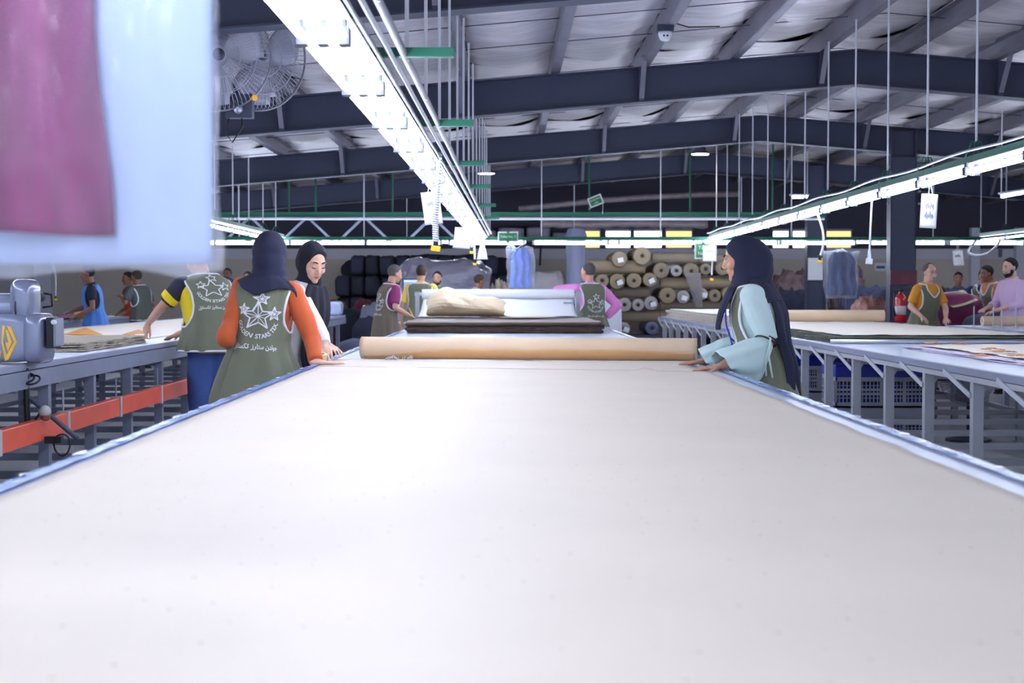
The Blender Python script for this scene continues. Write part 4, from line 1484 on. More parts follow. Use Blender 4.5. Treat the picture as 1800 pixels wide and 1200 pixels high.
class Person:
    def __init__(self, label, loc, rz, height=1.72, lean=0.0, head=(0, 0), female=False, twist=0.0, bend=0.0, wide=1.0):
        self.root = thing('person', label, 'person', loc)
        self.M = Matrix.Translation(Vector(loc)) @ Matrix.Rotation(R(rz), 4, 'Z')
        self.Mi = self.M.inverted()
        self.s = height / 1.72
        self.lean, self.twist, self.bend = R(lean), R(twist), R(bend)
        self.tab = TORSO_F if female else TORSO_M
        self.fem = female
        self.wide = wide
        hp = self.U(Vector((0, 0.0, 1.47)))
        yaw, pit = head
        HR = Matrix.Rotation(-self.twist, 3, 'Z') @ Matrix.Rotation(R(yaw), 3, 'Z') @ Matrix.Rotation(-R(pit), 3, 'X')
        self.neck = hp
        self.HR = HR
        self.hc = hp + HR @ Vector((0, 0.022, 0.125))

    def U(self, p):
        p = Vector(p)
        z0 = 0.95
        if p.z > 0.86:
            k = smoothstep(0.86, 1.1, p.z)
            a = self.lean * k
            q = Vector((p.x, p.y, p.z - z0))
            q = Matrix.Rotation(-a, 3, 'X') @ Matrix.Rotation(self.bend * k, 3, 'Y') @ Matrix.Rotation(-self.twist * k, 3, 'Z') @ q
            p = Vector((q.x, q.y, q.z + z0))
        return p

    def W(self, p):
        """local (unit figure) -> world"""
        return self.M @ (Vector(p) * self.s)

    def L(self, p):
        return (self.Mi @ Vector(p)) / self.s

    def H(self, p):
        return self.hc + self.HR @ Vector(p)

    def T(self, z, ang, off=0.0, flare=0.0):
        t = self.tab
        for i in range(len(t) - 1):
            if z <= t[i + 1][0] or i == len(t) - 2:
                k = (z - t[i][0]) / (t[i + 1][0] - t[i][0])
                k = max(-1.5, min(1, k))
                a = t[i][1] + (t[i + 1][1] - t[i][1]) * k
                b = t[i][2] + (t[i + 1][2] - t[i][2]) * k
                break
        if z < t[0][0]:
            a, b = t[0][1], t[0][2]
        a = a * self.wide + off + flare
        b = b * (0.5 + 0.5 * self.wide) + off + flare
        f = lambda v: math.copysign(abs(v) ** 0.86, v)
        return self.U((a * f(math.sin(ang)), b * f(math.cos(ang)), z))

    # -- body
    def body(self, skin, arms, voxel=0.008, legs=True, face=True, ears=True):
        W, U, H = self.W, self.U, self.H
        b = MB()
        s = self.s

        def chain(pts, rs, flat=1.0, side=None):
            b.cap([W(p) for p in pts], [r * s for r in rs], 12, flat, side)
        # torso as a closed loft
        zs = [0.84, 0.9, 0.98, 1.06, 1.15, 1.24, 1.31, 1.36, 1.395, 1.42, 1.445, 1.47]
        n = 20
        vs = [W(self.T(z, 2 * math.pi * k / n, -0.012)) for z in zs for k in range(n)]
        fs = [(i * n + k, i * n + (k + 1) % n, (i + 1) * n + (k + 1) % n, (i + 1) * n + k) for i in range(len(zs) - 1) for k in range(n)]
        fs += [tuple(range(n)), tuple((len(zs) - 1) * n + k for k in range(n))]
        b.add(vs, fs)
        chain([U((0, -0.005, 1.40)), U((0, 0.0, 1.47)), H((0, -0.02, -0.06))], [0.062, 0.054, 0.056])
        # head
        E = lambda c, r, rot=None: b.ell(W(H(c)), [q * s for q in r], (self.M.to_3x3() @ self.HR), 18, 12)
        E((0, -0.012, 0.035), (.074, .096, .088))
        E((0, 0.02, 0.0), (.068, .074, .09))
        E((0, 0.032, -0.055), (.052, .058, .058))
        E((0, 0.068, -0.098), (.022, .02, .018))
        E((0, 0.03, -0.08), (.044, .05, .03))
        if face:
            for sx in (-1, 1):
                E((0.036 * sx, 0.062, -0.024), (.026, .024, .026))     # cheek
                E((0.031 * sx, 0.074, 0.010), (.0155, .0145, .0125))  # eyelid over the ball
                E((0.030 * sx, 0.079, 0.034), (.026, .012, .008))     # brow
                E((0.0115 * sx, 0.096, -0.034), (.0085, .0105, .0075))  # nostril wing
                if ears:
                    E((0.076 * sx, -0.008, -0.005), (.009, .019, .031))   # ear
            b.cap([W(H(q)) for q in ((0, 0.082, 0.026), (0, 0.094, 0.004), (0, 0.108, -0.022))], [.0085 * s, .0088 * s, .0105 * s], 10)
            E((0, 0.106, -0.029), (.011, .011, .009))
            E((0, 0.086, -0.056), (.024, .0115, .0068))
            E((0, 0.084, -0.066), (.021, .0115, .0075))
        # arms and hands
        self.arms = {}
        for side, sp in arms.items():
            sx = 1 if side == 'R' else -1
            sh = U((0.172 * sx * self.wide * (0.93 if self.fem else 1), 0.0, 1.375))
            el, wr = Vector(sp['el']), Vector(sp['wr'])
            self.arms[side] = (sh, el, wr)
            chain([sh, sh.lerp(el, .5), el], [.05, .045, .038])
            chain([el, el.lerp(wr, .35), wr], [.038, .039, .026])
            fd = Vector(sp.get('dir', wr - el)).normalized()
            pn = Vector(sp.get('palm', (0, 0, -1)))
            pn = (pn - fd * pn.dot(fd)).normalized()
            ac = fd.cross(pn).normalized()           # across the hand
            ts = sp.get('thumb', 1)                   # which way along `ac` the thumb lies
            curl = R(sp.get('curl', 18))
            hs = sp.get('size', 1.0)
            chain([wr - fd * 0.02, wr + fd * 0.03], [.026, .027], 0.75, W(pn) - W((0, 0, 0)))
            lens = [.070, .079, .074, .058]
            for k in range(4):
                off = (1.5 - k) * 0.0195 * ts
                spread = (1.5 - k) * R(sp.get('spread', 5)) * ts
                d = (fd * math.cos(spread) + ac * math.sin(spread)).normalized()
                kn = wr + fd * (0.092 - 0.004 * abs(k - 1)) * hs + ac * off * hs
                chain([wr + fd * 0.018 + ac * off * 0.7, kn], [.0125, .0115])
                p = kn
                pts, rs = [kn - d * 0.012], [.0095]
                a = 0.0
                for seg, fr_ in enumerate((0.45, 0.30, 0.25)):
                    pts.append(p)
                    rs.append(.0088 - .0008 * seg)
                    a += curl * (0.55 if seg == 0 else 1.0)
                    p = p + (d * math.cos(a) + pn * math.sin(a)) * lens[k] * fr_ * hs
                pts.append(p)
                rs.append(.0062)
                b.cap([W(q) for q in pts], [r * s for r in rs], 8)
            tb = wr + fd * 0.028 + ac * ts * 0.024
            td = (fd * 0.72 + ac * ts * 0.62 + pn * 0.25).normalized()
            t2 = tb + td * 0.042
            td2 = (fd * 0.93 + ac * ts * 0.25 + pn * 0.25).normalized()
            b.cap([W(q) for q in (tb - td * 0.012, tb, t2, t2 + td2 * 0.03, t2 + td2 * 0.05)], [r * s for r in (.014, .0145, .0105, .009, .0068)], 8)
        if legs:
            for sx in (-1, 1):
                hp = Vector((0.085 * sx, 0, 0.88))
                kn = Vector((0.095 * sx, 0.015, 0.48))
                an = Vector((0.1 * sx, -0.02, 0.09))
                chain([hp, hp.lerp(kn, .5), kn], [.085, .072, .052])
                chain([kn, kn.lerp(an, .35), an], [.05, .052, .034])
                chain([an, an + Vector((0, 0.1, -0.045)), an + Vector((0, 0.17, -0.05))], [.034, .034, .026])
        ob = grow(b, voxel, 'body', skin, self.root, 3, 0.5)
        return ob

    def sleeves(self, m, frac=1.35, r=(.064, .058, .052, .046), name='sleeve', voxel=0.011, wr=(0.006, (14, 14, 9)), sides=('L', 'R'), start=0.0):
        for sd_ in sides:
            if sd_ not in self.arms:
                continue
            sh, el, w = self.arms[sd_]
            P = lambda t: sh.lerp(el, t) if t <= 1 else el.lerp(w, t - 1)
            n = 12
            ts = sorted(set([start + (frac - start) * i / n for i in range(n + 1)] + ([0.94, 1.0, 1.06] if frac > 1.1 else [])))
            pts = [P(t) for t in ts]
            rr = np.interp(ts, [0, 0.5, 1.0, 2.0], r)
            b = MB()
            b.tube([self.W(p) for p in pts], [q * self.s for q in rr], 16, True)
            if frac > 1.1:
                b.ell(self.W(el), [r[2] * self.s] * 3)
            if start == 0.0:
                b.ell(self.W(sh), [r[0] * self.s * q for q in (1.02, 1.0, 0.98)])
            grow(b, voxel, name, m, self.root, 3, 0.5, wr)

    def shirt(self, m, z0=0.86, off=0.004, voxel=0.014, name='shirt', wr=(0.006, (9, 9, 6)), ztop=1.455):
        b = MB()
        n = 28
        zs = [z for z in np.linspace(z0, ztop, 22)]
        vs = [self.W(self.T(z, 2 * math.pi * k / n, off)) for z in zs for k in range(n)]
        fs = [(i * n + k, i * n + (k + 1) % n, (i + 1) * n + (k + 1) % n, (i + 1) * n + k) for i in range(len(zs) - 1) for k in range(n)]
        fs += [tuple(range(n)), tuple((len(zs) - 1) * n + k for k in range(n))]
        b.add(vs, fs)
        return grow(b, voxel, name, m, self.root, 2, 0.5, wr)

    def collar(self, m, r=0.068, z=1.452):
        b = MB()
        b.tube([self.W(self.U((r * math.sin(a), r * 0.98 * math.cos(a) + 0.004, z + 0.012 * math.cos(a) * -1))) for a in np.linspace(0, 2 * math.pi, 22)[:-1]], 0.014 * self.s, 8, closed=True)
        b.build('collar', m, self.root, smooth=True)

    def vest(self, m, mp, hem=0.80, off=0.017, flare=0.03, arm=(1.29, .135, 0.72), neck=0.16, opening=0.0, pipe=0.0085, seed=0, fold=0.006, back_neck=0.0, ztop=1.44, pipe_hem=True):
        """sleeveless workshop vest with piped edges"""
        nz_, na = 70, 96
        zs = np.linspace(hem, ztop, nz_)
        bm = bmesh.new()
        vv = []
        for z in zs:
            row = []
            for k in range(na):
                a = 2 * math.pi * k / na
                fl = flare * smoothstep(1.05, hem, z) if z < 1.05 else 0
                lowk = smoothstep(1.2, 0.9, z)
                f = fold * (nz(math.sin(a) * 2.6 + seed, math.cos(a) * 2.6, z * 1.6) + 0.6 * nz(math.sin(a) * 6 + seed, math.cos(a) * 6, z * 2.5 + 4)) + \
                    fold * 1.2 * lowk * math.sin(a * 9 + seed + 2 * nz(z * 2, a))
                row.append(bm.verts.new(self.W(self.T(z, a, off + f, fl))))
            vv.append(row)
        za, ha, wa = arm
        for i in range(nz_ - 1):
            zm = (zs[i] + zs[i + 1]) / 2
            for k in range(na):
                a = 2 * math.pi * (k + 0.5) / na
                sd_ = abs(a - math.pi / 2) if a < math.pi else abs(a - 1.5 * math.pi)
                if ((zm - za) / ha) ** 2 + (sd_ / wa) ** 2 < 1:
                    continue
                fa = min(a, 2 * math.pi - a)
                if neck and zm > ztop - neck and fa < 0.75 * (zm - (ztop - neck)) / neck + 0.04:
                    continue
                if opening and fa < opening:
                    continue
                k2 = (k + 1) % na
                bm.faces.new((vv[i][k], vv[i][k2], vv[i + 1][k2], vv[i + 1][k]))
        bmesh.ops.delete(bm, geom=[v for v in bm.verts if not v.link_faces], context='VERTS')
        bmesh.ops.recalc_face_normals(bm, faces=bm.faces)
        # edge loops for the piping
        left = {e for e in bm.edges if len(e.link_faces) == 1}
        loops = []
        while left:
            e = left.pop()
            lp = [e.verts[0], e.verts[1]]
            while True:
                nx = [q for q in lp[-1].link_edges if q in left]
                if not nx:
                    break
                left.discard(nx[0])
                lp.append(nx[0].other_vert(lp[-1]))
            if lp[0] == lp[-1]:
                lp = lp[:-1]
            loops.append([v.co.copy() for v in lp])
        me = bpy.data.meshes.new('vest')
        bm.to_mesh(me)
        bm.free()
        ob = bpy.data.objects.new('vest', me)
        COL.objects.link(ob)
        me.materials.append(m)
        me.polygons.foreach_set('use_smooth', [True] * len(me.polygons))
        attach(ob, self.root)
        md = ob.modifiers.new('t', 'SOLIDIFY')
        md.thickness = 0.005
        md.offset = 0
        if mp is not None:
            for lp in loops:
                if len(lp) < 12:
                    continue
                low = sum(p.z for p in lp) / len(lp) < self.W((0, 0, hem + 0.06)).z
                if low and not pipe_hem:
                    continue
                q = [p.copy() for p in lp]
                for _ in range(10):
                    q = [(q[i - 1] + q[i] * 2 + q[(i + 1) % len(q)]) / 4 for i in range(len(q))]
                b = MB()
                b.tube(q, pipe * self.s, 8, closed=True)
                b.build('piping', mp, self.root, smooth=True)
        return ob

    def legs(self, m, z1=0.10, r=(.098, .082, .068, .060), voxel=0.014, name='trousers'):
        b = MB()
        for sx in (-1, 1):
            b.cap([self.W(p) for p in ((0.082 * sx, 0, 0.92), (0.088 * sx, 0.005, 0.7), (0.095 * sx, 0.01, 0.48), (0.1 * sx, -0.015, z1 + 0.03))], [q * self.s for q in r], 16)
        n = 20
        zs = [0.86, 0.93, 0.99]
        vs = [self.W(self.T(z, 2 * math.pi * k / n, 0.0)) for z in zs for k in range(n)]
        fs = [(i * n + k, i * n + (k + 1) % n, (i + 1) * n + (k + 1) % n, (i + 1) * n + k) for i in range(2) for k in range(n)] + [tuple(range(n)), tuple(2 * n + k for k in range(n))]
        b.add(vs, fs)
        grow(b, voxel, name, m, self.root, 3, 0.5, (0.006, (10, 10, 5)))
        ms = mat('dark_shoe', (36, 34, 40), 0.5)
        for sx in (-1, 1):
            b = MB()
            b.ell(self.W((0.1 * sx, 0.055, 0.045)), (0.048 * self.s, 0.135 * self.s, 0.046 * self.s), self.M.to_3x3())
            b.box(self.W((0.1 * sx, 0.05, 0.0125)), (0.085 * self.s, 0.25 * self.s, 0.022), self.M.to_3x3())
            b.build('shoe', ms, self.root, smooth=True)

    def hair(self, m, fringe=0.062, low=-0.07, puff=1.0, bald=0.0):
        """short hair: a cap over the skull, cut back from the face"""
        b = MB()
        s = self.s

        def fn(u, v):
            th = 2 * math.pi * u
            ph = math.pi * v
            p = Vector((.0805 * puff * math.sin(ph) * math.sin(th), -0.013 + .1035 * puff * math.sin(ph) * math.cos(th), 0.037 + .0955 * puff * math.cos(ph)))
            p += p.normalized() * 0.004 * nz(p.x * 40, p.y * 40, p.z * 40)
            lim = 0.05 + 0.3 * (p.z - 0.075)
            if p.z < 0.075:
                lim = 0.035 - (0.075 - p.z) * 0.55
            if bald and p.z > 0.06:
                lim = min(lim, 0.05 - bald * (p.z - 0.06) / 0.07)
            if p.y > lim:
                k = p.y - lim
                p.y = lim - 0.002
                p.x *= 0.96
                p.z -= 0.002
                if p.z > 0.02:
                    p.z = 0.037 + (p.z - 0.037) * 0.97
            if p.z < low:
                p.z = low
            return self.W(self.H(p))
        b.grid(fn, 40, 28, cu=True)
        b.build('hair', m, self.root, smooth=True)

    def features(self, dark, lipc, closed=False, beard=None, glasses=None, iris=(50, 34, 26), brow_t=1.0):
        W, H = self.W, self.H
        s = self.s
        mb_ = mat('brow_hair_%d' % dark[0], dark, 0.8)
        ml = mat('lip_%d_%d' % (lipc[0], lipc[1]), lipc, 0.5)
        for sx in (-1, 1):
            b = MB()
            b.tube([W(H(q)) for q in ((.013 * sx, .0925, .033), (.026 * sx, .0925, .040), (.040 * sx, .086, .040), (.052 * sx, .074, .033))], [q * s * brow_t for q in (.0026, .0034, .003, .0012)], 6)
            b.build('eyebrow', mb_, self.root, smooth=True)
            if closed:
                b = MB()
                b.tube([W(H(q)) for q in ((.0165 * sx, .0858, .0045), (.026 * sx, .0893, -.0005), (.036 * sx, .0876, -.0005), (.0475 * sx, .0795, .0045))], [q * s for q in (.0014, .0026, .0026, .0012)], 6)
                b.build('eyelash', mb_, self.root, smooth=True)
            else:
                b = MB()
                b.ell(W(H((.031 * sx, .0795, .010))), (.0115 * s, .0105 * s, .0062 * s), self.M.to_3x3() @ self.HR)
                e = b.build('eye', mat('eye_white', (226, 222, 220), 0.3), self.root, smooth=True)
                b = MB()
                b.ell(W(H((.031 * sx, .0885, .010))), (.0048 * s, .0022 * s, .0048 * s), self.M.to_3x3() @ self.HR)
                b.build('iris', mat('dark_iris', iris, 0.2), e, smooth=True)
                b = MB()
                b.tube([W(H(q)) for q in ((.0185 * sx, .0852, .013), (.026 * sx, .0895, .0172), (.036 * sx, .0885, .0172), (.0465 * sx, .0795, .012))], [q * s for q in (.001, .0018, .0018, .001)], 6)
                b.build('eyelash', mb_, self.root, smooth=True)
        for nm, zc, rz_, w in (('upper_lip', -.0565, .0042, .022), ('lower_lip', -.0655, .0052, .0195)):
            b = MB()
            b.ell(W(H((0, .0905, zc))), (w * s, .0085 * s, rz_ * s), self.M.to_3x3() @ self.HR)
            b.build(nm, ml, self.root, smooth=True)
        if beard:
            b = MB()
            E = lambda c, r: b.ell(W(H(c)), [q * s for q in r], (self.M.to_3x3() @ self.HR), 16, 10)
            E((0, .036, -.078), (.057, .058, .036))
            E((0, .066, -.098), (.027, .023, .022))
            for sx in (-1, 1):
                E((.055 * sx, .018, -.04), (.014, .03, .042))
                E((.022 * sx, .082, -.046), (.016, .0105, .0045))
            grow(b, 0.006, 'beard', mat('beard_%d' % beard[0], beard, 0.9), self.root, 3)
        if glasses:
            b = MB()
            for sx in (-1, 1):
                b.tube([W(H((.031 * sx + .019 * math.cos(a), .1 - .004 * abs(math.cos(a)), .008 + .014 * math.sin(a)))) for a in np.linspace(0, 2 * math.pi, 19)[:-1]], .0014 * s, 5, closed=True)
                b.tube([W(H((.05 * sx, .096, .012))), W(H((.079 * sx, .0, .014)))], .0014 * s, 5)
            b.tube([W(H((-.012, .1, .01))), W(H((.012, .1, .01)))], .0014 * s, 5)
            b.build('spectacles', mat('thin_metal', (120, 120, 126), 0.3, 0.8), self.root)


def project_logo(P, vest, zc, scale=1.0, m=None, shift=0.0, detail=True):
    """the firm's print on the back of a vest: four stars, curved name, second line in Arabic"""
    m = m or mat('white_vest_print', (244, 244, 250), 0.6)
    rad = 0.16
    tree = BVHTree.FromPolygons([tuple(v.co) for v in vest.data.vertices], [tuple(p.vertices) for p in vest.data.polygons])

    def put(b, off, name):
        vs = []
        for (u, v, _) in b.v:
            u, v = u * scale + shift, v * scale
            ang = math.pi - u / (rad * P.wide * 1.02)
            o = P.W(P.T(zc + v, ang, 0.25))
            i_ = P.W(P.T(zc + v, ang, -0.05))
            d = (i_ - o).normalized()
            hit = tree.ray_cast(o, d)
            vs.append((hit[0] if hit[0] is not None else P.W(P.T(zc + v, ang, 0.02))) - d * off)
        b.v = [tuple(x) for x in vs]
        b.build(name, m, P.root)

    def line(b, p, q, w):
        d = Vector((q[0] - p[0], q[1] - p[1]))
        L = d.length
        if L < 1e-6:
            return
        n = Vector((-d.y, d.x)) / L * w / 2
        k = max(1, int(L / 0.012))
        for i in range(k):
            a0 = Vector(p[:2]) + d * i / k
            a1 = Vector(p[:2]) + d * (i + 1) / k
            b.add([(*(a0 + n), 0), (*(a0 - n), 0), (*(a1 - n), 0), (*(a1 + n), 0)], [(0, 1, 2, 3)])

    def star(cx, cy, r, rot, w):
        b = MB()
        pts = []
        for k in range(10):
            a = math.pi / 2 + rot + k * math.pi / 5
            rr = r if k % 2 == 0 else r * 0.42
            pts.append((cx + rr * math.cos(a), cy + rr * math.sin(a)))
        for k in range(10):
            line(b, pts[k], pts[(k + 1) % 10], w)
            if detail:
                line(b, (cx, cy), pts[k], w * (0.6 if k % 2 == 0 else 0.45))
        put(b, 0.0055, 'printed_star')
    w = 0.0052
    star(-0.003, 0.0, 0.072, 0.06, w * 1.2)
    star(0.004, 0.088, 0.033, 0.12, w)
    star(-0.064, 0.03, 0.031, -0.05, w)
    star(0.070, 0.018, 0.036, 0.1, w)

    def text(body, size):
        c = bpy.data.curves.new('txt', 'FONT')
        c.body = body
        c.size = size
        c.align_x = 'CENTER'
        c.offset = size * 0.022
        o = bpy.data.objects.new('txt', c)
        WORK.collection.objects.link(o)
        WORK.view_layers[0].update()
        me = bpy.data.meshes.new_from_object(o.evaluated_get(WORK.view_layers[0].depsgraph))
        vs = [tuple(v.co) for v in me.vertices]
        fs = [tuple(p.vertices) for p in me.polygons]
        bpy.data.objects.remove(o)
        bpy.data.meshes.remove(me)
        return vs, fs
    vs, fs = text('GOLDEN STARS TEX.', 0.0265)
    b = MB()
    Rr = 0.098
    out = []
    for x, y, _ in vs:
        a = -math.pi / 2 + (x * 1.12) / Rr
        r = Rr - y * 1.15
        out.append((r * math.cos(a), -0.012 + r * math.sin(a), 0))
    b.add(out, fs)
    put(b, 0.0055, 'printed_name')
    vs, fs = text('\uFEDE\uFEF3\uFE8E\uFE98\uFEB4\uFEDC\uFE97 \uFEAF\uFEAD\uFE8E\uFE98\uFEB3 \uFEE5\uFEAA\uFEDF\uFEEE\uFE9F', 0.034)
    b = MB()
    wtx = max(v[0] for v in vs) - min(v[0] for v in vs)
    k = 0.205 / wtx
    b.add([(x * k, -0.158 + y * 0.92, 0) for x, y, _ in vs], fs)
    put(b, 0.0055, 'printed_arabic_name')


SKIN = mat('light_skin', (226, 180, 158), 0.5, var=0.05, scale=20)
SKIN2 = mat('tan_skin', (198, 150, 126), 0.5, var=0.05, scale=20)
SKIN3 = mat('brown_skin', (150, 104, 84), 0.5, var=0.05, scale=20)
M_VEST = mat('olive_vest_cloth', (112, 116, 96), 0.85, var=0.05, scale=6, sheen=0.2)
M_VEST_B = mat('brown_olive_vest_cloth', (110, 100, 86), 0.85, var=0.05, scale=6)
M_PIPE = mat('white_piping', (240, 242, 248), 0.7)
M_HIJAB = mat('navy_scarf_cloth', (33, 37, 62), 0.88, var=0.1, scale=5)
M_HIJAB_K = mat('black_scarf_cloth', (27, 28, 42), 0.9, var=0.1, scale=5)
M_RUST = mat('rust_orange_cloth', (196, 88, 38), 0.8, var=0.06, scale=5, sheen=0.2)
M_MINT = mat('mint_cloth', (202, 226, 227), 0.75, var=0.04, scale=5, sheen=0.2)
M_JEANS = mat('blue_denim', (62, 88, 150), 0.85, var=0.12, scale=9, bump=0.15, bscale=60)


def hood(P, m, back=0.0, plane=0.058, tilt=0.10, name='headscarf', neck_r=0.085, side=0.052, extra=(), voxel=0.008, wr=(0.004, (16, 16, 6))):
    """headscarf round the head with the face left free"""
    b = MB()
    s = P.s
    W, H = P.W, P.H
    rot = P.M.to_3x3() @ P.HR

    def add(c, r, clip=True):
        q = MB()
        q.ell((0, 0, 0), r, None, 28, 20)
        for v in q.v:
            p = Vector(v) + Vector(c)
            if clip:
                lim = plane + tilt * (p.z - 0.0) - 2.2 * max(0, abs(p.x) - side)
                lim = max(lim, plane - 0.09)
                if p.y > lim:
                    p.y = lim
            b.v.append(None)
            b.v[-1] = tuple(W(H(p)))
        o = len(b.v) - len(q.v)
        b.f.extend(tuple(i + o for i in f) for f in q.f)
    add((0, -0.018, 0.028), (.0935, .122, .112))
    add((0, -0.012, -0.035), (.088, .100, .098))
    if back:
        add((0, -0.055 - back * 0.4, -0.02), (.084, .09 + back, .105))
    for c, r in extra:
        add(c, r, False)
    # wrap under the chin and round the neck
    b.cap([W(H((0, -0.012, -0.085))), W(P.neck + Vector((0, 0.012, 0.0))), W(P.U((0, 0.004, 1.43)))], [q * s for q in (neck_r * 0.93, neck_r, neck_r * 1.12)], 20)
    return grow(b, voxel, name, m, P.root, 5, 0.5, wr)


def cape(P, m, a0, a1, zlow, ztop=1.475, off=0.03, name='scarf_drape', thick=0.006, fold=0.005, seed=0, nu=60, nv=26, push=None):
    """scarf end lying over the shoulders; zlow(u) gives its lower edge"""
    b = MB()

    def fn(u, v):
        a = a0 + (a1 - a0) * u
        z = ztop + (zlow(u) - ztop) * v
        f = fold * (nz(a * 3 + seed, z * 3) + 0.7 * math.sin(a * 14 + 5 * nz(a, z * 2, seed)) * v)
        p = P.T(z, a, off + f + 0.012 * v)
        if push:
            p = p + push(u, v)
        return P.W(p)
    b.grid(fn, nu, nv)
    return b.build(name, m, P.root, smooth=True, solid=thick)


# --- woman in rust sleeves and olive vest, seen from behind
P1 = Person('woman in navy headscarf and olive logo vest over rust orange sleeves, seen from behind', (-1.45, 8.95, 0), -15, 1.685, lean=7, head=(14, 12), female=True, bend=4, wide=1.03)
w = P1.L
P1.body(SKIN, {'R': dict(el=w(at(549, 597, 8.9)), wr=w(at(556, 637, 8.78)), dir=w(at(590, 641, 8.76) + Vector((0, 0, 0.012))) - w(at(556, 637, 8.78)), palm=(0, 0, -1), thumb=1, curl=3, spread=6),
               'L': dict(el=w(at(397, 594, 8.85)), wr=w(at(425, 622, 9.2)), palm=(0, 0.3, -1), thumb=-1, curl=25)}, voxel=0.0065, ears=False)
P1.shirt(M_RUST, z0=0.9)
P1.sleeves(M_RUST, 1.93, r=(.064, .060, .056, .043), voxel=0.009, wr=(0.009, (15, 15, 11)))
V1 = P1.vest(M_VEST, M_PIPE, hem=0.64, off=0.022, flare=0.085, arm=(1.27, .15, 0.62), seed=3, fold=0.009, neck=0.1)
project_logo(P1, V1, 1.195, 1.2, shift=0.022)
P1.legs(mat('dark_skirt_cloth', (52, 56, 80), 0.9))
hood(P1, M_HIJAB, extra=(((0, -0.025, 0.012), (.105, .130, .132)), ((0, -0.035, -0.06), (.103, .118, .125)), ((0, -0.03, -0.13), (.108, .105, .10)), ((0, -0.035, -0.20), (.118, .105, .085)), ((0, -0.04, -0.25), (.135, .10, .07))))


def zl1(u):
    base = 1.315 - 0.05 * math.exp(-((u - 0.55) / 0.16) ** 2)
    return base - 0.20 * smoothstep(0.22, 0.0, u)


cape(P1, M_HIJAB, math.pi * 0.47, math.pi * 1.36, lambda u: 1.375 - 0.055 * max(0, 1 - abs(u - 0.60) / 0.22) + 0.03 * smoothstep(0.7, 1, u) - 0.14 * smoothstep(0.2, 0.0, u), off=0.034)

# --- woman with face in view
P2 = Person('woman in dark headscarf and white coat looking down beside the rust sleeves', (-1.345, 9.55, 0), -104, 1.66, lean=13, head=(-42, 24), female=True)
w = P2.L
P2.body(SKIN, {'R': dict(el=w(at(563, 583, 9.3)), wr=w(at(571, 607, 9.2)), dir=w(at(575, 636, 9.05)) - w(at(571, 607, 9.2)), palm=(0.2, 0.2, -1), thumb=-1, curl=14),
               'L': dict(el=(-0.22, 0.02, 1.1), wr=(-0.1, 0.2, 1.03), palm=(0, 0, -1), thumb=1, curl=20)}, voxel=0.005, ears=False)
M_COAT = mat('white_coat_cloth', (232, 232, 240), 0.8, var=0.03)
P2.shirt(M_COAT, z0=0.55, off=0.012)
P2.sleeves(M_COAT, 1.96, r=(.066, .062, .054, .043), voxel=0.009)
P2.legs(mat('dark_skirt_cloth', (52, 56, 80)))
P2.features((50, 34, 32), (176, 92, 94), closed=True, brow_t=1.35)
hood(P2, M_HIJAB_K, back=0.012, plane=0.046, tilt=0.2, side=0.062)
b = MB()


def tail2(u, v):
    z = 1.45 - 0.56 * v
    a = 0.42 + (u - 0.5) * (1.5 - 0.75 * v)
    return P2.W(P2.T(z, a, 0.045 + 0.008 * math.sin(u * 22) + 0.03 * v))


b.grid(tail2, 30, 30)
b.build('scarf_end', M_HIJAB_K, P2.root, smooth=True, solid=0.006)
b = MB()
b.tube([P2.W(P2.T(z, 1.62, 0.03)) for z in np.linspace(1.43, 1.1, 10)], 0.007, 6, ell=2.0)
b.build('lanyard', mat('royal_blue_ribbon', (34, 44, 200), 0.5), P2.root)

# --- woman in mint, in profile
P3 = Person('woman in long navy headscarf, olive vest and mint bell sleeves leaning on the table', (1.46, 8.42, 0), 84, 1.64, lean=11, head=(0, 10), female=True, wide=1.03)
w = P3.L
UPW = lambda px, py, Y, dz: w(at(px, py, Y) + Vector((0, 0, dz)))
hl = UPW(1268, 653, 8.12, 0.028)
hr = UPW(1240, 640, 8.75, 0.018)
P3.body(SKIN2, {'L': dict(el=w(at(1350, 601, 8.22)), wr=hl, dir=UPW(1225, 656, 8.1, 0.022) - hl, palm=(0, 0, -1), thumb=1, curl=2, spread=6),
                'R': dict(el=w(at(1300, 598, 8.72)), wr=hr, dir=UPW(1198, 645, 8.7, 0.02) - hr, palm=(0, 0, -1), thumb=-1, curl=4, spread=7)}, voxel=0.005, ears=False)
P3.shirt(M_MINT, z0=0.45, off=0.008)
P3.legs(mat('mint_trousers', (150, 184, 190), 0.8))
P3.sleeves(M_MINT, 0.98, r=(.074, .075, .062, .06), voxel=0.009, wr=(0.006, (12, 12, 8)))
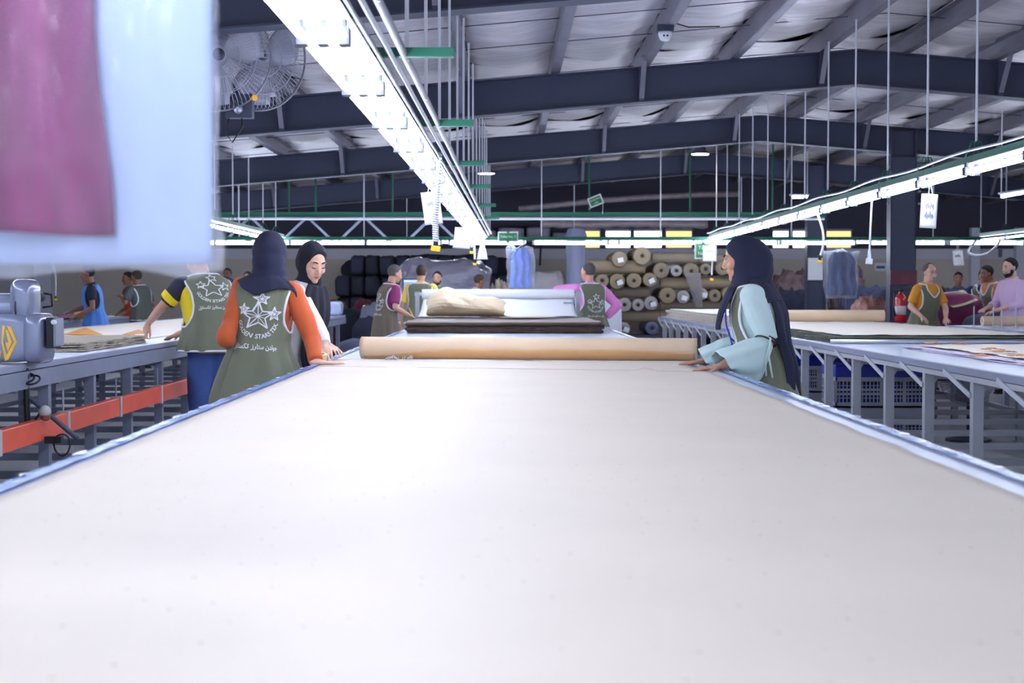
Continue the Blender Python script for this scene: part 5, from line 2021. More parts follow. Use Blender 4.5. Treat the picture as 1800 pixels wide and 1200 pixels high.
for sd_, oz in (('L', 1.0), ('R', 0.9)):
    sh, el, wr_ = P3.arms[sd_]
    b = MB()

    def bell(u, v, el=el, wr_=wr_, oz=oz):
        t = v
        c = el.lerp(wr_, 0.02 + 0.98 * t)
        d = (wr_ - el).normalized()
        up_ = Vector((0, 0, 1)) - d * d.z
        up_.normalize()
        sd2 = d.cross(up_)
        a = 2 * math.pi * u
        r = (0.056 + 0.03 * math.sin(min(1, t * 1.6) * math.pi / 2) + 0.022 * t) * oz
        f = 1 + 0.07 * math.sin(a * 7 + 3 * t) * (0.4 + 0.6 * t) + 0.06 * nz(u * 7, t * 4, oz)
        lo = 1.0 if math.sin(a) > 0 else 1 + 1.25 * oz * math.sin(math.pi * min(1, t * 1.15)) ** 0.8
        pw = P3.W(c + (up_ * math.sin(a) * r * lo * 0.8 + sd2 * math.cos(a) * r * 0.9) * f)
        if pw.x < 1.24 and pw.z < TZ + 0.016:
            pw.z = TZ + 0.016
        return pw
    b.grid(bell, 56, 26, cu=True)
    b.build('bell_sleeve', M_MINT, P3.root, smooth=True, solid=0.004)
    b = MB()
    for q, rr in ((0.0, 0.06), (0.06, 0.061)):
        c = el.lerp(wr_, q) + Vector((0, 0, 0.012))
        d = (wr_ - sh).normalized()
        n1 = d.orthogonal().normalized()
        n2 = d.cross(n1)
        b.tube([P3.W(c + (n1 * math.cos(a) + n2 * math.sin(a)) * rr) for a in np.linspace(0, 2 * math.pi, 25)[:-1]], 0.005, 6, closed=True)
    b.build('sleeve_cord', M_BLACK, P3.root, smooth=True)
    b = MB()
    c = el + Vector((0.0, 0.0, 0.0))
    off_ = P3.L(P3.W(c) + Vector((0, -0.075 if sd_ == 'L' else 0.075, 0))) - c
    b.tube([P3.W(c + off_ + Vector((0, 0, 0.03))), P3.W(c + off_ * 1.1 + Vector((0, 0.01, -0.08))), P3.W(c + off_ * 1.2 + Vector((0, -0.01, -0.2)))], 0.006, 6)
    b.tube([P3.W(c + off_ * 1.02 + Vector((0, 0, 0.0))), P3.W(c + off_ * 1.12 + Vector((0, 0.03, -0.09))), P3.W(c + off_ * 1.2 + Vector((0, 0.025, -0.19)))], 0.005, 6)
    b.build('tie_ribbon', M_MINT, P3.root, smooth=True)
P3.vest(M_VEST, M_PIPE, hem=0.62, off=0.024, flare=0.09, arm=(1.25, .17, 0.66), seed=11, fold=0.007, neck=0.2, opening=0.42)
b = MB()
b.grid(lambda u, v: P3.W(P3.T(1.40 - 0.5 * v, (u - 0.5) * 0.8, 0.02 + 0.006 * math.sin(u * 40) * math.sin(v * 60))), 50, 50)
b.build('lace_front', mat('white_lace', (232, 232, 244), 0.8, bump=0.5, bscale=90), P3.root, smooth=True, solid=0.002)
P3.features((46, 34, 34), (182, 104, 100), closed=False, brow_t=1.3)
hood(P3, M_HIJAB, back=0.03, plane=0.066, tilt=0.13, extra=(((0, -0.055, 0.0), (.092, .125, .118)), ((0, -0.075, -0.07), (.088, .105, .12)), ((0, -0.06, -0.15), (.09, .10, .09)), ((0, 0.015, -0.175), (.10, .10, .06))), neck_r=0.092)
cape(P3, M_HIJAB, math.pi * 0.62, math.pi * 1.5, lambda u: 1.32, ztop=1.47, off=0.04, fold=0.006, seed=5, name='scarf_yoke')
b = MB()


def back3(u, v):
    z = 1.44 - 0.78 * v
    a = math.pi * (0.70 + 0.62 * u)
    f = 0.010 * math.sin(u * 30 + 2 * nz(u * 3, v * 2)) * (0.3 + v) + 0.012 * nz(u * 5, v * 3)
    p = P3.T(max(z, 0.75), a, 0.045 + f + 0.02 * v)
    p.z = P3.U((0, 0, max(z, 0.75))).z - (max(z, 0.75) - z) + (p.z - P3.U((0, 0, max(z, 0.75))).z)
    return P3.W(p)


b.grid(back3, 70, 40)
b.build('scarf_back', M_HIJAB, P3.root, smooth=True, solid=0.007)
b = MB()


def front3(u, v):
    z = 1.45 - 0.235 * v
    a = -0.2 + (u - 0.5) * (1.3 - 0.95 * v)
    return P3.W(P3.T(z, a, 0.045 + 0.008 * math.sin(u * 24) + 0.03 * v) + Vector((0, 0.03 * v, 0)))


b.grid(front3, 40, 24)
b.build('scarf_end', M_HIJAB, P3.root, smooth=True, solid=0.006)
b = MB()
b.tube([P3.W(P3.T(z, 0.3, 0.05)) for z in np.linspace(1.40, 1.02, 12)], 0.005, 6, ell=2.2)
b.build('lanyard', mat('royal_blue_ribbon', (34, 44, 200)), P3.root)
b = MB()
b.tube([P3.W(P3.T(z, 0.3, 0.055)) for z in np.linspace(1.02, 0.86, 6)], 0.009, 6, ell=2.2)
b.build('lanyard_clip', mat('violet_ribbon', (104, 108, 216), 0.5), P3.root)

# --- man reaching over the slate table
P4 = Person('man in olive logo vest with yellow-banded sleeves reaching over the slate table', (-2.29, 11.75, 0), 36, 1.74, lean=14, head=(10, 25), wide=1.06)
w = P4.L
P4.body(SKIN2, {'L': dict(el=w(at(287, 537, 11.75)), wr=w(at(262, 566, 12.05)), dir=w(at(252, 590, 12.1)) - w(at(262, 566, 12.05)), palm=(0.6, 0.3, -0.4), thumb=1, curl=30),
                'R': dict(el=(0.27, 0.12, 1.14), wr=w(at(312, 588, 12.3)), palm=(0, 0, -1), thumb=-1, curl=20)}, voxel=0.0065)
M_NAVY = mat('navy_shirt_cloth', (36, 40, 60), 0.8)
M_YEL = mat('yellow_shirt_cloth', (240, 212, 30), 0.75)
P4.shirt(M_YEL, z0=0.88, off=0.007)
P4.sleeves(M_NAVY, 0.82, r=(.074, .072, .068, .06), voxel=0.009)
P4.sleeves(M_YEL, 0.74, r=(.0, .0765, .073, .06), start=0.42, name='sleeve_band', voxel=0.009)
V4 = P4.vest(M_VEST, M_PIPE, hem=0.86, off=0.024, flare=0.03, arm=(1.235, .19, 0.8), seed=7, fold=0.007)
project_logo(P4, V4, 1.31, 1.0, detail=False)
P4.legs(M_JEANS, r=(.102, .092, .08, .07))
P4.hair(mat('dark_hair', (40, 34, 36), 0.8))
P4.features((40, 32, 32), (170, 110, 100))


# --- people farther off
def worker(label, x, Y, rz, height, skin, hairc, shirt, vest=None, pants=(60, 66, 96), arms=None, lean=6, head=(0, 8), sleeve=0.8, logo=False, bald=0.0, beard=None, glasses=False, pipe=True, band=None, hem=0.84, z=0.0, wide=1.05, closed=False):
    P = Person(label, (x, Y, z), rz, height, lean=lean, head=head, wide=wide)
    if arms is None:
        arms = {'L': ((-0.25, 0.0, 1.1), (-0.2, 0.2, 0.98)), 'R': ((0.25, 0.0, 1.1), (0.2, 0.2, 0.98))}
    P.body(skin, {k: dict(el=v[0], wr=v[1], palm=(0, 0, -1), thumb=1 if k == 'L' else -1, curl=22, spread=7) for k, v in arms.items()}, voxel=0.009)
    c = mat('shirt_%d_%d_%d' % shirt, shirt, 0.8)
    P.shirt(c, z0=0.88, off=0.005)
    P.sleeves(c, sleeve, r=(.07, .068, .062, .05), voxel=0.014)
    P.collar(c)
    if vest is not None:
        vo = P.vest(vest, M_PIPE if pipe else None, hem=hem, off=0.02, flare=0.035, arm=(1.25, .17, 0.75), seed=x, fold=0.007, pipe=0.010)
        if logo:
            project_logo(P, vo, 1.17, 1.05, detail=False)
    P.legs(mat('trousers_%d_%d_%d' % pants, pants, 0.85))
    P.hair(mat('hair_%d_%d' % (hairc[0], hairc[2]), hairc, 0.9), bald=bald)
    P.features(tuple(int(q * 0.8) for q in hairc), (160, 100, 92), beard=beard, glasses=glasses, closed=closed)
    return P


GREYH, BLACKH, BROWNH = (92, 88, 92), (36, 32, 36), (66, 54, 50)
PM = worker('grey-haired man in brown vest with plum sleeves holding a yellow stick', at(676, 0, 20.5).x, 20.5, -62, 1.70, SKIN2, GREYH, (146, 50, 110), M_VEST_B, (40, 46, 66),
            {'R': ((0.24, 0.04, 1.12), (0.16, 0.27, 1.02)), 'L': ((-0.24, 0.08, 1.12), (-0.1, 0.3, 1.05))}, lean=10, head=(0, 14), hem=0.70, logo=True)
b = MB()
q = PM.W((0.13, 0.35, 1.0))
b.tube([q + Vector((-0.06, 0.0, 0.12)), q, q + Vector((0.1, -0.05, -0.23))], 0.011, 8)
tag(b.build('yellow_stick', mat('bamboo', (190, 160, 70), 0.5), smooth=True), 'yellow wooden stick held by the man in the brown vest', 'stick')
worker('man in yellow shirt and olive vest seen from behind at the monitor', at(738, 0, 22.5).x, 22.5, -8, 1.72, SKIN2, BROWNH, (242, 206, 96), M_VEST, (190, 196, 210),
       {'R': ((0.25, 0.1, 1.12), (0.16, 0.3, 1.06)), 'L': ((-0.27, -0.02, 1.1), (-0.28, 0.02, 0.84))}, lean=4, hem=0.86)
worker('young bearded man facing the camera behind the white paper roll', at(769, 0, 25.3).x, 25.3, 172, 1.66, SKIN2, BLACKH, (60, 130, 130), None, (60, 66, 96), lean=4, beard=(40, 34, 36), head=(0, 4))
worker('man in pale shirt looking sideways behind the white paper roll', at(830, 0, 25.3).x, 25.3, -60, 1.62, SKIN3, BROWNH, (170, 180, 220), None, (60, 66, 96), lean=10, head=(0, 14))
PK = worker('man in pink shirt and olive vest with raised forearm beside the pale column', at(1040, 0, 19.6).x, 19.6, 28, 1.70, SKIN2, GREYH, (244, 150, 222), M_VEST, (60, 90, 170),
            {'L': ((-0.36, 0.26, 1.36), (-0.46, 0.36, 1.24)), 'R': ((0.33, -0.13, 1.16), (0.2, -0.02, 0.98))}, lean=4, head=(20, 4), sleeve=1.85, logo=True, hem=0.86)
worker('man in orange shirt with purple stripe and olive vest reaching to the farther table', at(1634, 0, 19.6).x, 19.75, -148, 1.70, SKIN, (110, 98, 96), (226, 154, 50), M_VEST, (50, 56, 90),
       {'L': ((-0.2, 0.2, 1.12), (0.02, 0.40, 0.99)), 'R': ((0.25, 0.0, 1.14), (0.24, 0.18, 1.02))}, lean=8, head=(-10, 6), bald=0.05, glasses=True, hem=0.82)
worker('dark-haired man behind the man in orange sleeves', at(1641, 0, 23.8).x, 23.9, 170, 1.69, SKIN3, BLACKH, (40, 44, 60), None)
worker('man in dark shirt standing by the white pilaster', at(1689, 0, 26.0).x, 26.0, 165, 1.66, SKIN3, BLACKH, (70, 76, 100), None)
worker('man in grey shirt bending at the far group, leftmost of three', at(1717, 0, 24.9).x, 24.9, -80, 1.68, SKIN3, BLACKH, (92, 106, 134), None, lean=14, head=(0, 18))
worker('man in navy shirt and olive vest, middle of the far group', at(1733, 0, 24.0).x, 24.0, 168, 1.70, SKIN2, BLACKH, (42, 44, 96), M_VEST, lean=8, head=(0, 16))
worker('man in floral sleeved shirt and olive vest leaning at the far group', at(1757, 0, 23.1).x, 23.1, 100, 1.74, SKIN3, BLACKH, (206, 120, 70), M_VEST,
       arms={'L': ((-0.24, 0.12, 1.12), (-0.18, 0.34, 1.0)), 'R': ((0.24, 0.1, 1.12), (0.18, 0.3, 1.0))}, lean=12, head=(0, 14))
worker('bearded man in pale pink shirt with a watch at the far side', at(1806, 0, 19.0).x, 19.4, 110, 1.76, SKIN, BLACKH, (228, 196, 234), None, arms={'L': ((-0.24, 0.08, 1.14), (-0.1, 0.34, 1.06)), 'R': ((0.25, 0.06, 1.14), (0.12, 0.32, 1.08))}, lean=2, beard=(40, 34, 36), sleeve=1.5)
worker('man in sky blue vest and black shirt working at the farther table', at(163, 0, 21.6).x, 21.6, 105, 1.70, SKIN3, BLACKH, (36, 38, 56), mat('sky_blue_vest', (84, 140, 226), 0.7), (40, 44, 60),
       {'L': ((-0.25, 0.04, 1.1), (-0.2, 0.26, 0.99)), 'R': ((0.25, 0.1, 1.12), (0.18, 0.34, 1.05))}, lean=8, pipe=False, sleeve=0.6)
worker('man in bright orange vest at the end of the farther table', at(231, 0, 27.0).x, 27.0, 120, 1.68, SKIN3, BLACKH, (96, 100, 124), mat('bright_orange_vest', (240, 84, 44), 0.7), lean=8, pipe=False)
worker('man in grey-green vest behind the orange vest, arm bent', at(247, 0, 25.9).x, 25.9, 60, 1.70, SKIN3, BROWNH, (86, 92, 96), mat('grey_green_vest', (84, 90, 84), 0.85),
       arms={'L': ((-0.3, 0.12, 1.14), (-0.2, 0.3, 1.24)), 'R': ((0.26, 0.0, 1.1), (0.2, 0.2, 1.0))}, lean=12)
worker('man in grey-blue jacket standing behind the rust sleeved woman', at(397, 0, 27.2).x, 27.2, 178, 1.74, SKIN3, BLACKH, (104, 112, 150), None, (50, 50, 60), lean=0, head=(0, 2), sleeve=1.9)
worker('second man in dark jacket farther back near the rust sleeved woman', at(428, 0, 28.2).x, 28.6, 160, 1.70, SKIN3, BLACKH, (70, 74, 110), None, (50, 50, 60), lean=0, sleeve=1.9)


# ------------------------------------------------------------------ hanging lamps and small ceiling things
M_LED = mat('led_lamp_glow', (255, 255, 255), 0.3, emit=(255, 244, 226), estr=50.0)
for (px, py, Y, lab) in ((855, 305, 24.0, 'round LED lamp above the end of the main light rail'), (1231, 271, 23.0, 'round LED lamp above the braced table')):
    q = at(px, py, Y)
    root = thing('ceiling_lamp', lab, 'lamp', q, 'round LED ceiling lamps')
    b = MB()
    b.lathe([(0.02, 0.16), (0.05, 0.15), (0.1, 0.05), (0.135, 0.03), (0.135, 0.0)], q, n=24)
    b.build('housing', M_STEEL_DARK, root, smooth=True)
    b = MB()
    b.lathe([(0.0, -0.004), (0.125, -0.004), (0.13, 0.0)], q, n=24)
    b.build('diffuser', M_LED, root)
    b = MB()
    b.tube([(q.x, Y, q.z + 0.15), (q.x, Y, z_raf(q.x) + 0.4)], 0.012, 8)
    b.build('stem', M_STEEL_DARK, root)
q = at(1169, 60, 13.1)
root = thing('smoke_detector', 'white dome detector under the roof purlin', 'detector', q)
b = MB()
b.lathe([(0.02, -0.06), (0.04, -0.05), (0.055, -0.02), (0.06, 0.0), (0.06, 0.02)], q, n=20)
b.build('dome', M_WHITE_PVC, root, smooth=True)
MB().box2((q.x - 0.07, 13.04, q.z + 0.02), (q.x + 0.07, 13.16, z_raf(q.x) + 0.375)).build('mounting_box', M_STEEL_DARK, root)
b = MB()
b.tube([(q.x, 13.1, q.z + 0.05), (q.x + 0.1, 13.1, q.z + 0.09), (q.x + 0.2, 13.1, q.z + 0.06), (q.x + 0.5, 13.3, z_raf(q.x) + 0.4)], 0.006, 6)
b.build('cable', M_BLACK, root)
b = MB()
for k in range(2):
    b.lathe([(0.009, 0), (0.009, 0.005)], (q.x - 0.015 + 0.03 * k, 13.1 - 0.052, q.z - 0.02), (0, -1, -0.3), 8)
b.build('sensor', M_BLACK, root)
for (pa, ya, pb, yb2, Yl, lab) in ((1760, 345, 1804, 337, 19.0, 'single tube lamp hanging high at the far side beyond the scribbled tag'), (1391, 346, 1419, 346, 25.8, 'small tube lamp under the roof behind the braced table rail')):
    p, q = at(pa, ya, Yl), at(pb, yb2, Yl)
    root = thing('tube_lamp', lab, 'lamp', (p + q) / 2)
    b = MB()
    b.tube([p, q], 0.022, 8)
    b.build('fluorescent_tube', M_TUBE, root)
    b = MB()
    b.bar(p + Vector((-0.03, 0, 0.035)), q + Vector((0.03, 0, 0.035)), 0.06, 0.025)
    b.build('batten', M_WHITE_PVC, root)
    for e in (p, q):
        b = MB()
        b.tube([e + Vector((0, 0, 0.04)), (e.x, Yl, z_raf(e.x) + 0.4)], 0.008, 6)
        b.build('hanger_rod', M_WHITE_PVC, root)
# extra lamps added behind the crossing rail to brighten the far wall
root = thing('light_rail', 'added fluorescent light rail brightening the far wall, hidden behind the crossing rail', 'light', (0.5, 28.0, LZ), group='fluorescent light rails')
zt2 = at(900, 427, 28.0).z + 0.02
for x0 in np.arange(-8.6, 11.5, 1.3):
    b = MB()
    b.tube([(x0 + 0.03, 28.0, zt2), (x0 + 1.2, 28.0, zt2)], 0.022, 8)
    b.build('fluorescent_tube', M_TUBE, root)
MB().box2((-8.7, 27.95, zt2 + 0.03), (11.6, 28.05, zt2 + 0.07)).build('trunking', M_GREEN, root)
for x0 in np.arange(-8.0, 11.5, 3.1):
    b = MB()
    b.tube([(x0, 28.0, zt2 + 0.07), (x0, 28.0, z_raf(x0) + 0.38)], 0.011, 6)
    b.build('hanger_rod', M_WHITE_PVC, root)


def text_on(body, size, o, u, v, m, parent, name='lettering', off=0.001, align='CENTER'):
    c = bpy.data.curves.new('txt', 'FONT')
    c.body = body
    c.size = size
    c.align_x = align
    c.align_y = 'CENTER'
    c.extrude = 0.0008
    ob = bpy.data.objects.new('txt', c)
    WORK.collection.objects.link(ob)
    WORK.view_layers[0].update()
    me = bpy.data.meshes.new_from_object(ob.evaluated_get(WORK.view_layers[0].depsgraph))
    vs = [tuple(p.co) for p in me.vertices]
    fs = [tuple(p.vertices) for p in me.polygons]
    bpy.data.objects.remove(ob)
    bpy.data.meshes.remove(me)
    u, v = Vector(u), Vector(v)
    n = u.cross(v)
    b = MB()
    b.add([Vector(o) + u * x + v * y + n * (z + off) for x, y, z in vs], fs)
    return b.build(name, m, parent)


M_SIGN = mat('sign_green', (28, 128, 74), 0.4)
for (px0, py0, px1, py1, Y, rot, lines, lab) in ((875, 407, 911, 425, 24.2, 0, ['Table No. 3'], 'green table sign on the crossing rail above the hanging blue garment'),
                                            (1032, 340, 1062, 366, 24.6, 22, ['Cutting Room', 'Line'], 'tilted green sign hung from the green cable tray'),
                                            (1221, 426, 1252, 455, 23.6, 0, ['Table', 'No. 4'], 'green table sign half covered by a white card')):
    c = at((px0 + px1) / 2, (py0 + py1) / 2, Y)
    w_, h_ = (px1 - px0) * Y / FPX, (py1 - py0) * Y / FPX
    if rot:
        w_, h_ = 0.235, 0.165
    root = thing('sign', lab, 'sign', c)
    u = Vector((math.cos(R(rot)), 0, math.sin(R(rot))))
    v = Vector((-math.sin(R(rot)), 0, math.cos(R(rot))))
    b = MB()
    b.prism([(-w_ / 2, -h_ / 2), (w_ / 2, -h_ / 2), (w_ / 2, h_ / 2), (-w_ / 2, h_ / 2)], (c, u, v), -0.012)
    b.build('frame', M_WHITE_PVC, root)
    b = MB()
    e = 0.022
    b.prism([(-w_ / 2 + e, -h_ / 2 + e), (w_ / 2 - e, -h_ / 2 + e), (w_ / 2 - e, h_ / 2 - e), (-w_ / 2 + e, h_ / 2 - e)], (c + Vector((0, -0.004, 0)), u, v), 0.003)
    b.build('panel', M_SIGN, root)
    for i, t in enumerate(lines):
        text_on(t, 0.052 if len(lines) == 1 else (0.04 if rot else 0.075), c + Vector((0, -0.009, 0)) + v * (0.0 if len(lines) == 1 else (0.028 if rot else 0.045) * (1 - 2 * i)), u, v, M_PAPER, root)
    if rot:
        b = MB()
        b.tube([c + u * -0.03 + Vector((0, 0.02, 0)), (c.x - 0.08, 24.85, c.z - 0.12)], 0.008, 6)
        b.tube([c + u * 0.1 - v * 0.07, (c.x + 0.12, Y + 0.1, c.z - 0.2), (c.x + 0.12, 24.85, zb - 0.02)], 0.006, 6)
        b.build('bracket', M_GREY_STEEL, root)
    else:
        MB().box2((c.x - 0.02, Y, c.z - h_ / 2 - 0.03), (c.x + 0.02, Y + 0.03, c.z + h_ / 2)).build('bracket', M_GREEN, root)


# ------------------------------------------------------------------ things hanging from the rails
def card(label, px0, py0, px1, py1, Y, ztop, marks=0, name='paper_tag', skew=0.0, taper=0.0, seed=0, strings=True):
    p, q = at(px0, py0, Y), at(px1, py1, Y)
    root = thing(name, label, 'paper tag', ((p.x + q.x) / 2, Y, q.z))
    b = MB()

    def fn(u, v):
        x = p.x + (q.x - p.x) * (0.5 + (u - 0.5) * (1 - taper * (1 - v))) + skew * v
        return (x, Y + 0.02 * math.sin(u * 2.4 + seed) + 0.01 * nz(u * 2, v * 2, seed), p.z + (q.z - p.z) * v + skew * 0.4 * (u - 0.5))
    b.grid(fn, 8, 10)
    b.build('sheet', M_PAPER, root, smooth=True, solid=0.002)
    if strings:
        b = MB()
        xm = (p.x + q.x) / 2
        b.tube([(xm - 0.01, Y, p.z - 0.01), (xm, Y, ztop)], 0.003, 5)
        b.tube([(xm + 0.02, Y, p.z - 0.01), (xm + 0.01, Y, ztop)], 0.003, 5)
        b.build('string', M_WHITE_PVC, root)
    for k in range(marks):
        b = MB()
        pts = []
        for i in range(16):
            uu = 0.25 + 0.5 * i / 15
            vv = 0.35 + 0.28 * k + 0.10 * math.sin(i * 1.9 + k * 2 + seed) * (1 - 0.4 * math.cos(i))
            r_ = fn(uu, vv)
            pts.append((r_[0], r_[1] - 0.004, r_[2]))
        b.tube(pts, 0.0035, 5)
        b.build('pen_mark', mat('pale_ink', (150, 150, 176), 0.7), root)
    return root


def on_rail(px, Xf, lo=3.0, hi=23.8):
    """depth at which the rail is seen at picture column px"""
    return min(range(int(lo * 50), int(hi * 50)), key=lambda k: abs(at(px, 400, k / 50).x - Xf(k / 50))) / 50


XF = lambda y: 7.3 + 0.15 * (y - 4) / 19.9
Y1, Y2, Y3 = on_rail(752, XM), on_rail(815, XM), on_rail(838, XM)
card('white paper tag hanging from the main light rail by the coiled cord', 739, 337, 771, 394, Y1, LZ, 1, skew=0.03, seed=1)
card('white paper tag low on the main rail near its far end', 800, 400, 831, 437, Y2, LZ, 0, skew=-0.03, seed=2)
card('small tapered white tag at the far end of the main rail', 838, 431, 858, 456, 23.6, LZ, 1, taper=0.6, seed=3)
Y4 = on_rail(1634, XE)
card('white paper tag with pencil scribbles under the braced table rail', 1619, 341, 1649, 401, Y4, LZ, 2, skew=-0.015, seed=4)
card('square white card hanging over the green table sign', 1235, 432, 1260, 459, 23.5, LZ, 1, seed=5)
card('white paper tag hanging beside the cable loop at the far side', 1673, 440, 1692, 467, 23.6, LZ, 1, skew=0.03, seed=6)


def cord(label, pts, r, plug, coil=False, m=None, pc=None):
    pts = [Vector(p) for p in pts]
    root = thing('power_cord', label, 'cord', pts[-1])
    b = MB()
    if coil:
        P, Q = [], []
        n = 260
        for i in range(n):
            t = i / (n - 1)
            k = t * (len(pts) - 1)
            j = min(int(k), len(pts) - 2)
            c = pts[j].lerp(pts[j + 1], k - j)
            a = t * 2 * math.pi * 34
            P.append(c + Vector((math.cos(a), math.sin(a), 0)) * r * 1.6)
        b.tube(P, r * 0.55, 5)
    else:
        P = []
        for i in range(len(pts) - 1):
            for k in range(6):
                t = k / 6
                p0_, p1_, p2_, p3_ = pts[max(i - 1, 0)], pts[i], pts[i + 1], pts[min(i + 2, len(pts) - 1)]
                P.append(0.5 * ((2 * p1_) + (p2_ - p0_) * t + (2 * p0_ - 5 * p1_ + 4 * p2_ - p3_) * t * t + (3 * p1_ - p0_ - 3 * p2_ + p3_) * t ** 3))
        P.append(pts[-1])
        b.tube(P, r, 7)
    b.build('cable', m or M_WHITE_PVC, root, smooth=True)
    if plug:
        e = pts[-1]
        w_, h_ = plug
        b = MB()
        b.cap([e + Vector((0, 0, h_ * 0.5)), e - Vector((0, 0, h_ * 0.9))], [r * 1.3, w_ * 0.32], 8)
        b.build('plug_neck', M_BLACK if pc is None else pc, root, smooth=True)
        b = MB()
        b.box((e.x, e.y, e.z - h_ * 1.3), (w_, w_ * 0.7, h_), Matrix.Rotation(0.12, 3, 'Y'))
        b.build('plug', pc or M_YELLOW, root, bevel=0.004)
    return root


Y = on_rail(770, lambda y: XM(y) + 0.09)
cord('white coiled cord with yellow plug hanging from the main light rail', [at(772, 272, Y) + Vector((0, 0, 0.02)), at(769, 330, Y), at(765, 380, Y), at(766, 424, Y)], 0.011, (0.062, 0.036), coil=True)
Y = on_rail(826, XM)
cord('short cord with yellow plug behind the low paper tag', [Vector((XM(Y), Y, LZ)), at(829, 425, Y), at(829, 438, Y)], 0.012, (0.05, 0.03))
Y = on_rail(833, XM)
cord('thin cord with small yellow plug near the end of the main rail', [Vector((XM(Y), Y, LZ)), at(834, 440, Y), at(835, 459, Y)], 0.016, (0.05, 0.03))
Y = on_rail(1437, XE)
cord('curved white cord with yellow plug below the braced table rail', [Vector((XE(Y), Y, LZ)), at(1446, 405, Y), at(1447, 430, Y), at(1441, 453, Y)], 0.013, (0.05, 0.03))
Y = on_rail(1532, XE)
cord('straight white cord with white socket below the braced table rail', [Vector((XE(Y), Y, LZ)), at(1530, 400, Y), at(1528, 446, Y)], 0.009, (0.055, 0.05), pc=M_WHITE_PVC)
cord('white rod cord with yellow plug below the square white card', [Vector((XE(23.55), 23.55, LZ)), at(1252, 458, 23.55), at(1251, 486, 23.55)], 0.013, (0.05, 0.035))
Ya, Yb = 23.8, on_rail(1760, XF)
cord('white cable loop sagging under the far side light rail', [Vector((XF(Ya), Ya, LZ)), at(1702, 442, 23.6), at(1716, 449, 23.4), at(1736, 445, 23.0), at(1752, 432, 22.7), Vector((XF(Yb), Yb, LZ))], 0.02, None)
cord('white cord with yellow plug over the farther table behind the motor', [Vector((-7.3, 23.7, LZ)), at(95, 470, 23.7), at(98, 522, 23.7)], 0.009, (0.05, 0.03))


def hung_bag(label, px0, py0, px1, py1, Y, ztop, garment, seed=0, fold=0.02, fringe=False):
    p, q = at(px0, py0, Y), at(px1, py1, Y)
    xm = (p.x + q.x) / 2
    root = thing('garment_bag', label, 'garment bag', (xm, Y, q.z))
    w_ = q.x - p.x
    for nm, s, off in (('bag_front', -1, 0.035), ('bag_back', 1, 0.035)):
        b = MB()

        def fn(u, v, s=s):
            bul = off * (1 - abs(2 * u - 1) ** 2.5)
            return (p.x + w_ * u + 0.05 * nz(v * 3.5, u * 1.5, seed) - 0.03 * (1 - v) * (u < 0.12), Y + s * (bul + 0.025 * nz(u * 6, v * 5, seed + s)), p.z + (q.z - p.z) * v + 0.05 * nz(u * 3.5, seed) * (1 - v) + 0.02 * nz(u * 3, seed))
        b.grid(fn, 20, 26)
        b.build(nm, film('garment_bag_film', (222, 228, 250), 0.72, 0.14, 0.5), root, smooth=True)
    b = MB()

    def fg(u, v):
        a = 2 * math.pi * u
        ww = w_ * 0.42 * (0.62 + 0.38 * smoothstep(0.0, 0.25, v))
        return (xm + ww * math.cos(a) * (1 + 0.06 * math.sin(v * 7 + seed)), Y + (0.02 + fold * 0.9 * math.sin(math.cos(a) * 9 + seed + 2 * nz(v * 3, seed))) * math.sin(a) + 0.012 * nz(math.cos(a) * 4, v * 6, seed), p.z - 0.02 + (q.z - p.z + 0.06) * v)
    b.grid(fg, 44, 24, cu=True)
    b.build('garment', garment, root, smooth=True)
    b = MB()
    b.tube([(xm - w_ * 0.25, Y, p.z - 0.06), (xm, Y, p.z + 0.02), (xm + w_ * 0.25, Y, p.z - 0.06)], 0.008, 6)
    b.tube([(xm, Y, p.z + 0.02), (xm, Y, ztop - 0.02), (xm + 0.02, TY, ztop)], 0.005, 6)
    b.build('hanger', M_ALU, root)
    if fringe:
        b = MB()
        for k in range(12):
            x = p.x + w_ * (0.05 + 0.9 * k / 11)
            b.tube([(x, Y, q.z), (x + 0.01 * math.sin(k), Y, q.z - 0.1 - 0.06 * math.sin(k * 2.1))], 0.006, 5)
        b.build('loose_threads', mat('slate_cloth', (110, 116, 146)), root)
    return root


hung_bag('blue garment in a clear plastic bag hanging from the crossing rail', 893, 434, 938, 510, 24.18, zt, mat('periwinkle_cloth', (124, 150, 224), 0.8, var=0.1, scale=8), 1)
hung_bag('grey blue garment in a clear plastic bag hanging beside the steel column', 1450, 440, 1509, 524, 24.18, zt, mat('grey_blue_cloth', (104, 120, 160), 0.75, var=0.3, scale=5, stretch=(4, 1, 0.6)), 2, 0.03, True)

